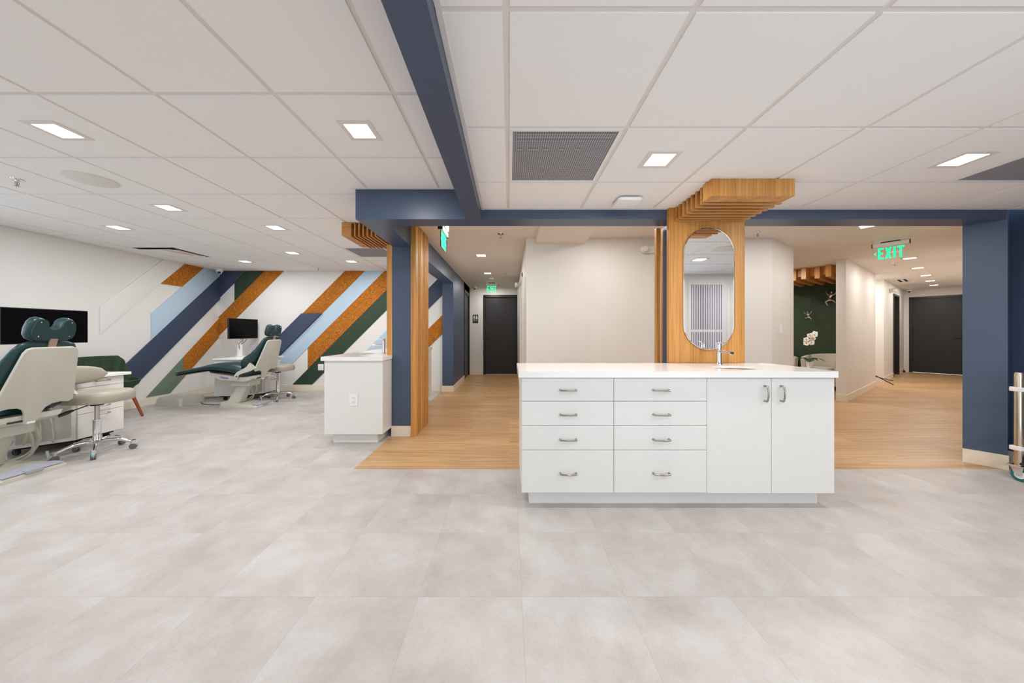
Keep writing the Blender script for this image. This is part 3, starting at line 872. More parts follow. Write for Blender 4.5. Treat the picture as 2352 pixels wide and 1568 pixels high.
for x, y, l in [(-0.45, 5.2, 'nearest downlight in the left corridor'), (-0.45, 3.55, 'downlight over the corridor mouth hidden by the header beam'), (-0.45, 6.78, 'middle downlight in the left corridor'), (-0.44, 8.45, 'farthest downlight in the left corridor, above the exit sign')]:
    downlight(x, y, ZL, l, 0.8, WARM)
hl = [(4.125, 3.75), (6.62, 5.40), (7.78, 6.22), (8.98, 7.04), (10.05, 7.80), (11.05, 8.50)]
hn = ['downlight cut by the header beam above the right hall', 'first downlight beside the right exit sign', 'second downlight behind the right exit sign', 'third downlight along the right hall', 'fourth downlight along the right hall', 'farthest downlight in the right hall by the door']
for (x, y), l in zip(hl, hn): downlight(x, y, ZL, l, 0.8, WARM, math.atan2(D.y, D.x))
downlight(1.22, 3.48, ZL, 'downlight hidden above the space behind the mirror column', 0.85, WARM)
downlight(3.0, 3.45, ZL, 'downlight hidden right of the mirror column', 0.8, WARM)
downlight(5.6, 7.9, ZL, 'downlight hidden behind the lobby baffles', 1.4, WARM)
downlight(4.9, 6.0, ZL, 'downlight over the lobby armchairs', 1.8, WARM)
_a = H(3.2, -0.5); downlight(_a.x, _a.y, ZL, 'downlight inside the bright hall alcove', 1.2, NEUTRAL)

def vent(cx, cy, z, label):
    t = thing('return_grille', label, 'air vent', (cx, cy, z), 0, 'square return air grilles')
    h, i = 0.294, 0.276
    b = MB(); b.box(-h, h, -h, -i, -0.008, 0.002, bev=0.001); b.box(-h, h, i, h, -0.008, 0.002, bev=0.001); b.box(-h, -i, -i, i, -0.008, 0.002, bev=0.001); b.box(i, h, -i, i, -0.008, 0.002, bev=0.001)
    b.build('frame', 'plastic', t, smooth=0)
    MB().box(-i, i, -i, i, -0.003, 0.001).build('mesh_face', 'grille', t, smooth=0)
vent(0.294, 1.969, ZR, 'grey egg crate grille right of the long navy beam')
vent(3.342, 1.969, ZR, 'grey grille cut by the right edge of the photo')
vent(-2.115, 5.01, ZL, 'far grey grille beside the slatted column')
t = thing('supply_diffuser', 'white supply diffuser with a dark gap in the far left ceiling', 'air vent', (-5.163, 5.01, ZL))
MB().box(-0.297, 0.297, -0.297, 0.297, -0.002, 0.004).build('recess', 'dark', t, smooth=0)
b = MB(); b.prism([(-0.24, -0.25, -0.022), (0.22, -0.25, -0.022), (0.26, 0.27, -0.008), (-0.26, 0.27, -0.008)], (0, 0, 0.006)); b.build('plaque', 'tile', t, smooth=0)
b = MB(); b.prism([(0.10, -0.25, -0.026), (0.27, -0.20, -0.012), (0.27, 0.22, -0.010), (0.16, 0.05, -0.024)], (0, 0, 0.003)); b.build('deflector', 'pink_metal', t, smooth=0)
t = thing('slot_diffuser', 'white slot diffuser with two dark slots in the right hall ceiling', 'air vent', (9.30, 7.72, ZL), math.atan2(D.y, D.x))
MB().box(-0.33, 0.33, -0.09, 0.09, -0.006, 0, bev=0.001).build('frame', 'plastic', t, smooth=0)
for y in (-0.045, 0.045): MB().box(-0.29, 0.29, y-0.022, y+0.022, -0.008, -0.004).build('slot', 'dark', t, smooth=0)

t = thing('ceiling_speaker', 'round flush ceiling speaker between the left downlights', 'speaker', (-3.33, 2.60, ZL-0.006), 0, 'round ceiling speakers')
MB().lathe([(0.150, 0), (0.150, -0.006), (0.142, -0.009), (0.0, -0.009)], n=40).build('grille_cloth', 'grille_plastic', t)
dup(t, (2.70, 1.36, ZR-0.006), 0, 'round ceiling speaker reflected in the oval mirror')

def sprinkler(x, y, z, label):
    t = thing('fire_sprinkler', label, 'sprinkler', (x, y, z), 0, 'ceiling fire sprinklers')
    MB().lathe([(0.038, 0), (0.036, -0.006), (0.012, -0.009), (0.008, -0.02), (0.0, -0.02)], n=20).build('escutcheon', 'chrome', t)
    MB().tube([(0, -0.009, -0.018), (0, -0.012, -0.035), (0, 0, -0.050)], 0.0022).tube([(0, 0.009, -0.018), (0, 0.012, -0.035), (0, 0, -0.050)], 0.0022).lathe([(0.016, -0.054), (0.016, -0.052), (0.0, -0.050)], n=16).build('deflector', 'nickel', t)
    MB().cyl((0, 0, -0.018), (0, 0, -0.048), 0.0022).build('bulb', mat('red_glass_bulb', rgb(190, 40, 40), 0.2), t)
for x, y, z, l in [(-3.92, 2.60, ZL-0.006, 'sprinkler near the left edge of the ceiling'), (-3.60, 6.15, ZL-0.006, 'sprinkler in front of the mural wall'),
                   (-0.108, 4.05, ZL, 'nearest sprinkler in the left corridor'), (-0.10, 6.83, ZL, 'far sprinkler in the left corridor'),
                   (3.04, 4.0, ZL, 'sprinkler to the right of the oval mirror'), (6.80, 5.76, ZL, 'sprinkler under the right exit sign'), (9.9, 8.0, ZL, 'far sprinkler in the right hall')]:
    sprinkler(x, y, z, l)
b = MB(); b.prism([(x, y, -0.012) for x, y in rrect(-0.095, 0.095, -0.095, 0.095, 0.035)], (0, 0, -0.026), bev=0.009)
ap = thing('access_point', 'white rounded square access point on the ceiling left of the canopy', 'access point', (0.925, 2.57, ZR-0.006))
b.build('cover', 'plastic', ap); MB().box(-0.06, 0.06, -0.06, 0.06, -0.013, 0).build('mounting_plate', 'dark', ap, smooth=0)
MB().lathe([(0.055, 0), (0.055, -0.025), (0.045, -0.035), (0, -0.035)], (-0.40, 7.15, ZL), n=24)
tag(MB().lathe([(0.06, 0), (0.06, -0.02), (0.045, -0.036), (0.0, -0.036)], (-0.41, 7.35, ZL), n=24).build('smoke_detector', 'plastic', world=True), 'small round white smoke detector in the left corridor ceiling', 'smoke detector')

def dome(loc, aim, label):
    t = thing('dome_camera', label, 'security camera', loc, 0, 'ceiling dome cameras')
    MB().lathe([(0.055, 0), (0.058, -0.03), (0.050, -0.05), (0.0, -0.052)], n=24).build('base', 'plastic', t)
    a = Vector(aim).normalized()
    MB().sphere((0, 0, -0.058), 0.042, 20, 12).build('ball', 'plastic', t)
    MB().cyl(Vector((0, 0, -0.058))+a*0.022, Vector((0, 0, -0.058))+a*0.046, 0.026).build('lens', 'black', t)
dome((-5.62, 6.33, ZL-0.006), (0.55, -0.8, -0.25), 'white ceiling camera in the mural corner')
dome((-0.93, 8.82, ZL), (0.2, -1, -0.1), 'white camera at the end of the left corridor')
_p = H(7.15, 0.12); dome((_p.x, _p.y, ZL), (-0.8, -0.6, -0.1), 'white camera above the right hall door')

# exit signs: housing with clear acrylic plate and green lit letters
def letters(w, h):
    """<EXIT as polygons in the x-z plane, 0..w by 0..h"""
    out = []; k = w/1.0; bw = 0.052
    def r(x0, x1, z0, z1): out.append([(x0*w, z0*h), (x1*w, z0*h), (x1*w, z1*h), (x0*w, z1*h)])
    out.append([(0.0, 0.5*h), (0.075*w, 0.66*h), (0.075*w, 0.56*h), (0.04*w, 0.5*h), (0.075*w, 0.44*h), (0.075*w, 0.34*h)])
    x = 0.13
    r(x, x+0.07, 0, 1); r(x+0.07, x+0.18, 0.84, 1); r(x+0.07, x+0.16, 0.42, 0.58); r(x+0.07, x+0.18, 0, 0.16)
    x = 0.35
    out.append([(x*w, 0), ((x+0.07)*w, 0), ((x+0.20)*w, h), ((x+0.13)*w, h)]); out.append([((x+0.13)*w, 0), ((x+0.20)*w, 0), ((x+0.07)*w, h), (x*w, h)])
    r(0.60, 0.67, 0, 1)
    r(0.785, 0.855, 0, 0.84); r(0.71, 0.93, 0.84, 1)
    return out
def exit_sign(loc, rz, label, z_top, both=False):
    t = thing('exit_sign', label, 'exit sign', loc, rz, 'green exit signs')
    W = 0.32
    MB().box(-W/2, W/2, -0.022, 0.022, -0.047, 0.0, bev=0.006).build('housing', 'plastic', t)
    MB().box(-W/2-0.008, -W/2, -0.025, 0.025, -0.052, 0.004, bev=0.003).box(W/2, W/2+0.008, -0.025, 0.025, -0.052, 0.004, bev=0.003).build('end_caps', 'black', t)
    MB().box(-0.085, 0.085, -0.016, 0.016, 0.0, 0.014, bev=0.002).build('mounting_bar', 'black', t)
    if z_top > 0.014: MB().box(-0.15, 0.15, -0.03, 0.03, 0.014, z_top, bev=0.002).build('canopy', 'plastic', t)
    MB().box(-W/2+0.004, W/2-0.004, -0.003, 0.003, -0.222, -0.047).build('acrylic_plate', 'acrylic', t, smooth=0)
    b = MB()
    for side in ((-1, 1) if both else (-1,)):
        for k, poly in enumerate(letters(0.285, 0.150)):
            dz = 0.0002*(k % 2)
            b.prism([((x-0.148)*(-side), side*(0.0035), z-0.212) for x, z in poly], (0, side*(0.0012+dz), 0))
    b.build('lettering', 'exit_green', t, smooth=0)
    return t
exit_sign((-0.70, 3.47, 2.262), PI/2, 'green exit sign turned edge on, hanging by the slatted column', ZL-2.262, True)
exit_sign((-0.43, 7.95, 2.350), 0, 'green EXIT sign above the corridor end door', ZL-2.350)
exit_sign((5.02, 4.30, 2.352), math.atan2(N.y, N.x), 'large green EXIT sign hanging before the right hall', ZL-2.352)

# emergency lights
def twin(loc, rz, label):
    t = thing('emergency_light', label, 'emergency light', loc, rz, 'twin head emergency lights')
    MB().box(-0.11, 0.11, -0.045, 0, -0.045, 0.045, bev=0.012).build('body', 'plastic', t)
    for s in (-1, 1):
        h = MB().lathe([(0.036, -0.03), (0.045, 0.0), (0.045, 0.02)], (s*0.10, -0.07, 0.0), axis='y', n=20).build('lamp_head', 'plastic', t)
        MB().lathe([(0.038, -0.032), (0.0, -0.034)], (s*0.10, -0.066, 0.0), axis='y', n=20).build('lens', 'nickel', h)
twin((1.83, 4.25, 2.235), 0, 'twin head emergency light on the white wall left of the mirror column')
twin((0.22, 7.2, 2.20), -PI/2, 'twin head emergency light on the corridor wall')
_p = H(4.75, 0.0, 2.20); twin(_p, math.atan2(D.y, D.x), 'twin head emergency light beside the side door in the right hall')

# switches, outlets, sign
def plate(loc, rz, label, kind='outlet', w=0.035, h=0.057):
    t = thing('outlet' if kind == 'outlet' else 'light_switch', label, 'outlet' if kind == 'outlet' else 'light switch', loc, rz)
    MB().box(-w, w, -0.006, 0, -h, h, bev=0.003).build('plate', 'plastic', t)
    if kind == 'outlet':
        MB().box(-0.017, 0.017, -0.009, -0.005, -0.034, 0.034, bev=0.001).build('receptacle', 'plastic', t)
        b = MB()
        for z in (-0.019, 0.019):
            b.box(-0.008, -0.005, -0.0095, -0.0088, z-0.004, z+0.004); b.box(0.005, 0.008, -0.0095, -0.0088, z-0.004, z+0.004); b.box(-0.002, 0.002, -0.0095, -0.0088, z-0.010, z-0.007)
        b.build('slots', 'dark', t, smooth=0)
    else:
        MB().box(-0.014, 0.014, -0.011, -0.005, -0.030, 0.030, bev=0.002).build('rocker', 'plastic', t)
    return t
plate((-1.628, 3.415, 0.46), 0, 'white outlet on the end panel of the far sink island', w=0.044, h=0.064)
plate((-3.745, YN-0.012, 0.47), 0, 'white outlet box on the mural at the left edge of the far island', w=0.055, h=0.062)
plate(Vector((3.42, 4.25, 0))+(Vector((0.71, 0.495, 0))*0.37)+Vector((0, 0, 1.20)), math.atan2(0.495, 0.71), 'white wall switch on the angled wall right of the mirror', 'switch')
plate(H(0.33, 0, 0.50), math.atan2(D.y, D.x), 'white outlet low on the right hall wall')
plate((0.22, 8.2, 1.62), -PI/2, 'white control box on the corridor wall beside the end door', 'switch', 0.05, 0.09)

t = thing('restroom_sign', 'black restroom sign with two white figures beside the corridor door', 'sign', (-0.935, 9.0, 1.53))
MB().prism([(x, 0, z) for x, z in rrect(-0.077, 0.077, -0.115, 0.115, 0.012)], (0, -0.006, 0)).build('plate', 'black', t, smooth=0)
b = MB()
for sx in (-0.036, 0.036):
    b.lathe([(0.0115, 0), (0.0115, -0.0015)], (sx, -0.006, 0.088), axis='y', n=16)
    if sx < 0: b.prism([(sx-0.018, -0.006, 0.072), (sx+0.018, -0.006, 0.072), (sx+0.018, -0.006, 0.02), (sx+0.012, -0.006, 0.02), (sx+0.010, -0.006, -0.035), (sx-0.010, -0.006, -0.035), (sx-0.012, -0.006, 0.02), (sx-0.018, -0.006, 0.02)], (0, -0.0015, 0))
    else: b.prism([(sx-0.016, -0.006, 0.072), (sx+0.016, -0.006, 0.072), (sx+0.028, -0.006, 0.0), (sx+0.010, -0.006, 0.0), (sx+0.008, -0.006, -0.035), (sx-0.008, -0.006, -0.035), (sx-0.010, -0.006, 0.0), (sx-0.028, -0.006, 0.0)], (0, -0.0015, 0))
b.box(-0.002, 0.002, -0.0075, -0.006, -0.035, 0.095)
b.build('pictogram', 'white_ink', t, smooth=0)

def text_mesh(txt, size, parent, name, material, mtx, ext=0.0008):
    cu = bpy.data.curves.new('txt', 'FONT'); cu.body = txt; cu.size = size; cu.extrude = ext
    cu.align_x = 'CENTER'; cu.align_y = 'CENTER'
    tmp = bpy.data.objects.new('txt', cu); COL.objects.link(tmp)
    dg = bpy.context.evaluated_depsgraph_get()
    me = bpy.data.meshes.new_from_object(tmp.evaluated_get(dg))
    bpy.data.objects.remove(tmp); bpy.data.curves.remove(cu)
    me.transform(mtx); me.name = name
    me.materials.clear(); me.materials.append(M[material])
    o = bpy.data.objects.new(name, me); COL.objects.link(o); o.parent = parent
    return o
RX = Matrix.Rotation(PI/2, 4, 'X')
text_mesh('RESTROOM', 0.026, t, 'lettering', 'white_ink', Matrix.Translation((0, -0.007, -0.055)) @ RX)

# door stop, rods
_p = H(7.05, 0.03)
tag(MB().cyl((_p.x, _p.y, 0), (_p.x, _p.y, 0.06), 0.022).build('door_stop', 'rubber', world=True), 'small black door stop on the floor by the hall door', 'door stop')
_a, _c = H(2.95, -0.35), H(3.25, 0.20)
t = thing('folding_stand', 'black thin crossed stand legs leaning out of the hall alcove', 'stand', (_a.x, _a.y, 0))
MB().cyl((_c.x, _c.y, 0.012), (_a.x, _a.y, 0.42), 0.009).build('leg', 'black', t, world=True)
MB().cyl((_c.x-0.02, _c.y-0.01, 0.10), (_a.x, _a.y, 0.27), 0.008).build('brace', 'black', t, world=True)
_e = _a - N*0.3
MB().cyl((_e.x, _e.y, 0.01), (_a.x, _a.y, 0.42), 0.009).build('leg', 'black', t, world=True)

# ================================================================== DENTAL CHAIR
def V(*a): return Vector(a)
def dental_chair():
    t = thing('dental_chair', '', 'dental chair', (0, 0, 0))
    # floor base: wedge, wide at the head end
    b = MB()
    pl = [(-0.40, -0.10), (-0.30, -0.145), (0.215, -0.205), (0.24, -0.18), (0.24, 0.18), (0.215, 0.205), (-0.30, 0.145), (-0.40, 0.10)]
    def top(x): return 0.082 if x < -0.05 else 0.082 - (x+0.05)*0.15
    lo = [V(x, y, 0.0) for x, y in pl]; mid = [V(x, y, 0.022) for x, y in pl]
    up = [V(x*0.97, y*0.86, top(x)) for x, y in pl]
    b.loft([lo, mid, up]); b.build('floor_base', 'shell', t, smooth=30)
    b = MB(); pts = []
    for i in range(13):
        a = -PI/2 + PI*i/12; pts.append((0.19-0.075*math.cos(a), 0.172*math.sin(a)))
    pts += [(0.236, 0.172), (0.236, -0.172)]
    b.prism([(x, y, top(x)+0.002) for x, y in pts], (0, 0, 0.010), bev=0.004); b.build('foot_pad', 'pad_grey', t)
    MB().box(0.19, 0.252, -0.055, 0.045, 0.03, 0.064, bev=0.008).build('foot_switch', 'pad_grey', t)
    # leaning column and carriage
    b = MB()
    b.loft([se((-0.225, 0, 0.07), (1, 0, 0), (0, 1, 0), 0.115, 0.085, 4), se((-0.20, 0, 0.11), (1, 0, 0), (0, 1, 0), 0.105, 0.080, 4), se((-0.085, 0, 0.335), (1, 0, 0), (0, 1, 0), 0.082, 0.078, 4)])
    b.build('column', 'shell', t, smooth=40)
    MB().box(-0.215, 0.075, -0.115, 0.115, 0.325, 0.415, bev=0.012).build('carriage', 'shell', t)
    # seat tray, deep in the middle
    b = MB()
    st = [(-0.50, 0.575, 0.555, 0.17), (-0.44, 0.545, 0.50, 0.215), (-0.30, 0.525, 0.43, 0.225), (0.06, 0.48, 0.405, 0.225), (0.14, 0.49, 0.425, 0.215), (0.19, 0.50, 0.455, 0.20)]
    b.loft([[V(x, -w, zt), V(x, w, zt), V(x, w*0.93, zb+0.01), V(x, w*0.8, zb), V(x, -w*0.8, zb), V(x, -w*0.93, zb+0.01)] for x, zt, zb, w in st])
    tr = b.build('seat_tray', 'shell', t, smooth=30)
    for s in (-1, 1):
        text_mesh('Dexta', 0.048, tr, 'lettering', 'blue_ink', Matrix.Translation((-0.22*1 if s < 0 else -0.22, s*0.2262, 0.478)) @ (Matrix.Rotation(PI, 4, 'Z') if s > 0 else Matrix.Identity(4)) @ Matrix.Rotation(math.radians(7*(-s)*-1 if s > 0 else 7), 4, 'Y') @ RX, 0.0015)
    # seat and leg rest cushion
    b = MB()
    ss = [(-1.115, 0.515, 0.020, 0.055), (-1.09, 0.520, 0.028, 0.100), (-1.0, 0.536, 0.032, 0.130), (-0.80, 0.575, 0.036, 0.165), (-0.62, 0.605, 0.040, 0.205), (-0.50, 0.625, 0.050, 0.235),
          (-0.36, 0.635, 0.062, 0.255), (-0.18, 0.625, 0.074, 0.262), (-0.05, 0.600, 0.080, 0.262), (0.04, 0.575, 0.075, 0.258), (0.11, 0.562, 0.062, 0.248), (0.145, 0.558, 0.035, 0.228)]
    b.loft([se((x, 0, z), (0, 1, 0), (0, 0, 1), w, h, 3.0, 32) for x, z, h, w in ss]); b.build('seat_cushion', 'teal', t, smooth=50)
    b = MB(); b.loft([se((x, 0, z-h-0.002), (0, 1, 0), (0, 0, 1), w*0.86, 0.010, 3.0, 20) for x, z, h, w in ss[1:7]]); b.build('leg_rest_plate', 'black', t, smooth=50)
    # backrest: cushion on a rigid shell
    B0, B1 = V(0.225, 0, 0.60), V(0.372, 0, 1.05)
    U = (B1-B0).normalized(); NN = V(-U.z, 0, U.x)     # towards the patient
    L = (B1-B0).length
    b = MB()
    cs = [(-0.02, 0.15, 0.050, 0.215), (0.0, 0.155, 0.085, 0.245), (0.06, 0.145, 0.115, 0.262), (0.13, 0.120, 0.110, 0.262), (0.21, 0.082, 0.075, 0.250), (0.29, 0.058, 0.052, 0.232), (0.37, 0.046, 0.042, 0.208), (0.44, 0.040, 0.036, 0.185), (0.485, 0.036, 0.030, 0.160), (0.505, 0.034, 0.018, 0.12)]
    b.loft([se(B0+U*s+NN*o, (0, 1, 0), NN, w, h, 2.8, 32) for s, o, h, w in cs]); b.build('backrest_cushion', 'teal', t, smooth=50)
    # shell outline (y, s): rounded top, splayed bottom with a centre strut
    half = [(0.115, 0.475), (0.145, 0.462), (0.160, 0.43), (0.168, 0.38), (0.205, 0.14), (0.222, 0.03), (0.226, -0.01), (0.20, -0.03), (0.15, -0.020), (0.10, -0.026), (0.065, -0.050), (0.048, -0.09), (0.042, -0.16)]
    full = [(y, s) for y, s in half] + [(-y, s) for y, s in half[::-1]]
    b = MB(); off = -0.004
    b.prism([B0+U*s+NN*off+V(0, y, 0) for y, s in full], -NN*0.022, bev=0.006)
    sh = b.build('backrest_shell', 'shell', t, smooth=30)
    MB().box(0.145, 0.20, -0.020, 0.028, 0.425, 0.447, bev=0.003).build('release_latch', 'plastic', t)
    MB().box(0.14, 0.20, -0.12, 0.03, 0.448, 0.462, bev=0.004).build('hinge_bracket', 'black', t)
    for s in (-1, 1):   # side arms down to the seat hinge
        b = MB()
        pa = [(V(0.222, 0, 0.668), 0.070), (V(0.165, 0, 0.612), 0.045), (V(0.08, 0, 0.572), 0.030), (V(0.02, 0, 0.545), 0.028), (V(-0.015, 0, 0.505), 0.030), (V(-0.012, 0, 0.465), 0.022)]
        ring = []
        for k, (p, w) in enumerate(pa):
            q = pa[min(k+1, len(pa)-1)][0] - pa[max(k-1, 0)][0]; q.normalize(); nrm = V(-q.z, 0, q.x)
            yy = 0.232+0.022*min(1, k/2)
            ring.append(se(p+V(0, s*yy, 0), nrm, (0, 1, 0), w, 0.013, 3.5, 16))
        b.loft(ring); b.build('side_arm', 'shell', t, smooth=40)
        b = MB(); b.sphere((0, s*0.268, 0.500), 0.012, 10, 6, sc=(1, 0.4, 1)); b.build('pivot_cap', 'black', t)
    # supply hoses hanging under the seat
    for r, pts in ((0.010, [(-0.23, 0.20, 0.40), (-0.20, 0.27, 0.25), (-0.15, 0.25, 0.10), (-0.24, 0.22, 0.02), (-0.36, 0.24, 0.02), (-0.42, 0.27, 0.10), (-0.36, 0.275, 0.19)]),
                   (0.014, [(-0.10, 0.20, 0.40), (-0.12, 0.27, 0.22), (-0.20, 0.26, 0.08), (-0.34, 0.20, 0.018), (-0.50, 0.15, 0.016)]),
                   (0.009, [(-0.28, 0.20, 0.012), (-0.15, 0.23, 0.012), (-0.05, 0.25, 0.012), (-0.02, 0.26, 0.03), (-0.05, 0.27, 0.10)])):
        MB().tube(smooth_path(pts, 6), r, 10).build('hose', 'hose', t)
    # headrest on a bracket
    T = B1 + U*0.02
    MB().prism([T+V(0.0, -0.022, -0.02), T+V(0.0, 0.022, -0.02), T+U*0.045+V(0, 0.024, 0), T+U*0.045+V(0, -0.020, 0)], NN*0.012).build('headrest_bracket', 'bronze', t, smooth=0)
    hb = B1 + U*0.055
    def ushape(k):
        o = [(-0.136, 0.040), (-0.120, 0.006), (-0.085, -0.010), (0.085, -0.010), (0.120, 0.006), (0.136, 0.040), (0.136, 0.090), (0.126, 0.140), (0.108, 0.168), (0.082, 0.176), (0.060, 0.168), (0.046, 0.142), (0.044, 0.118), (0.032, 0.092), (0.0, 0.080),
             (-0.032, 0.092), (-0.044, 0.118), (-0.046, 0.142), (-0.060, 0.168), (-0.082, 0.176), (-0.108, 0.168), (-0.126, 0.140), (-0.136, 0.090)]
        return [(y*k, 0.09+(s-0.09)*k) for y, s in o]
    UH = (U + NN*0.10).normalized(); NH = V(-UH.z, 0, UH.x)
    b = MB(); b.prism([hb+UH*s+V(0, y, 0)+NH*0.004 for y, s in ushape(0.93)], NH*0.016); hp = b.build('headrest_plate', 'teal_dark', t, smooth=0)
    for y, s in ((-0.09, 0.03), (0.09, 0.03), (-0.09, 0.145), (0.09, 0.145)):
        MB().sphere(hb+UH*s+V(0, y, 0)+NH*0.003, 0.005, 8, 6).build('screw', 'chrome', hp)
    b = MB()
    # cushion grows around the plate: rounded edge via stacked outlines
    rings = []
    for kk, oo in ((0.93, 0.020), (1.0, 0.026), (1.03, 0.040), (1.03, 0.062), (0.99, 0.078), (0.90, 0.088)):
        rings.append([hb+UH*s+V(0, y, 0)+NH*oo for y, s in ushape(kk)])
    b.loft(rings); b.build('headrest_cushion', 'teal', t, smooth=50)
    return t
c1 = dental_chair()
c1.location = (-4.10, 5.17, 0); c1['label'] = 'far teal dental chair in front of the mural, leg rest stretched to the left'; c1['group'] = 'teal dental chairs'
dup(c1, (-4.10, 2.66, 0), 0, 'near teal dental chair cut by the left edge, its pale back shell towards us')

# ================================================================== SIDE CABINETS WITH SCREENS
def side_cabinet(Yc, label, first=None):
    t = thing('dental_side_cabinet', label, 'cabinet', (-4.10, Yc, 0), 0, 'white dental side cabinets')
    pl = [(-0.88, 0.345), (-0.50, 0.345), (-0.255, 0.61), (-0.255, 1.02), (-0.88, 1.02)]
    MB().prism([(x, y, 0.085) for x, y in pl], (0, 0, 0.60)).build('body', 'laminate', t, smooth=0)
    k = [(-0.90, 0.325), (-0.49, 0.325), (-0.215, 0.60), (-0.195, 1.05), (-0.90, 1.05)]
    MB().prism([(x, y, 0.690) for x, y in k], (0, 0, 0.030), bev=0.004).build('worktop', 'quartz', t, smooth=30)
    MB().prism([(-0.84, 0.40, 0.06), (-0.5, 0.42, 0.06), (-0.30, 0.62, 0.06), (-0.30, 0.97, 0.06), (-0.84, 0.97, 0.06)], (0, 0, 0.03)).build('plinth', 'dark', t, smooth=0)
    for z0, z1, hz in ((0.60, 0.684, 0.655), (0.43, 0.60, None), (0.335, 0.43, 0.39), (0.09, 0.335, 0.305)):
        d = MB().box(-0.255, -0.237, 0.622, 1.012, z0+0.002, z1-0.002, bev=0.0015).build('drawer', 'laminate', t)
        if hz: pull((-0.237, 0.76, hz), (-0.237, 0.87, hz), (1, 0, 0)).build('handle', 'nickel', d)
    # slanted service bay
    d = (V(-0.255, 0.61, 0)-V(-0.50, 0.345, 0)); L = d.length; d.normalize(); n = V(d.y, -d.x, 0)
    a = V(-0.50, 0.345, 0)
    b = MB(); b.prism([a+d*0.03+n*0.002+V(0, 0, 0.12), a+d*(L-0.02)+n*0.002+V(0, 0, 0.12), a+d*(L-0.02)+n*0.002+V(0, 0, 0.66), a+d*0.03+n*0.002+V(0, 0, 0.66)], n*0.003)
    b.build('service_panel', 'box_grey', t, smooth=0)
    hd = MB(); hd.box(-0.47, -0.29, 0.47-0.13, 0.47-0.10, 0.615, 0.650, bev=0.006); 
    hb = MB(); p0 = a+d*0.05+n*0.004; 
    hb.prism([p0+V(0, 0, 0.60), p0+d*0.24+V(0, 0, 0.60), p0+d*0.24+V(0, 0, 0.655), p0+V(0, 0, 0.655)], n*0.03, bev=0.005)
    h = hb.build('handpiece_holder', 'box_grey', t)
    for i in range(4):
        q = p0+d*(0.04+0.055*i)+n*0.036
        MB().cyl(q+V(0, 0, 0.60), q+n*0.02+V(0, 0, 0.69), 0.008, 0.005).build('handpiece', 'steel', h)
    for i in range(3):
        q = p0+d*(0.06+0.055*i)+n*0.034
        r = [q+V(0, 0, 0.60), q+n*0.03+V(0, 0, 0.45), q+n*0.06+V(0.02*i, 0, 0.25), q+n*0.08+V(0.04*i-0.03, 0, 0.14), q+n*0.02+V(0.05*i-0.05, 0, 0.12)]
        MB().tube(smooth_path(r, 5), 0.007, 8).build('hose', 'hose', t)
    for x, y in ((-0.78, 0.44), (-0.58, 0.44), (-0.33, 0.72), (-0.33, 0.93), (-0.78, 0.93)):
        cc = MB().lathe([(0.028, -0.012), (0.030, -0.008), (0.030, 0.008), (0.028, 0.012)], (x, y, 0.030), axis='y', n=18).build('caster', 'rubber', t)
        MB().box(x-0.012, x+0.012, y-0.018, y+0.018, 0.035, 0.062, bev=0.003).build('fork', 'black', cc)
    return t
sc1 = side_cabinet(5.17, 'white side cabinet behind the far dental chair')
dup(sc1, (-4.10, 2.66, 0), 0, 'white side cabinet with drawers between the near dental chair and the green chair')

def monitor(label):
    t = thing('monitor', label, 'monitor', (0, 0, 0), 0, 'black monitors on white posts')
    MB().box(0.0, 0.030, -0.332, 0.332, 0.325, 0.695, bev=0.004).build('bezel', 'black', t)
    MB().box(0.030, 0.0315, -0.324, 0.324, 0.333, 0.687).build('screen', 'screen', t, smooth=0)
    b = MB(); b.box(-0.030, 0.030, -0.095, -0.035, 0.0, 0.215, bev=0.006); b.box(-0.05, 0.05, -0.12, -0.01, 0.0, 0.012, bev=0.003)
    b.build('post', 'plastic', t)
    MB().tube(smooth_path([(0, -0.065, 0.205), (-0.02, -0.05, 0.27), (-0.02, 0.0, 0.33), (-0.03, 0.0, 0.42)], 5), 0.016).box(-0.032, 0.0, -0.06, 0.06, 0.42, 0.54, bev=0.004).build('arm', 'plastic', t)
    MB().tube(smooth_path([(-0.01, 0.02, 0.34), (0.0, 0.0, 0.29), (0.01, -0.08, 0.25), (0.02, -0.105, 0.20), (0.02, -0.10, 0.14)], 6), 0.004).tube(smooth_path([(-0.01, 0.12, 0.34), (0.0, 0.06, 0.28), (0.01, -0.04, 0.22), (0.01, -0.06, 0.21)], 6), 0.004).build('cable', 'black', t)
    return t
mo = monitor('black monitor above the far dental chair'); mo.location = (-4.975, 6.09, 0.72)
dup(mo, (-4.975, 3.50, 0.72), 0, 'large black monitor behind the near headrest, cut by the left edge')

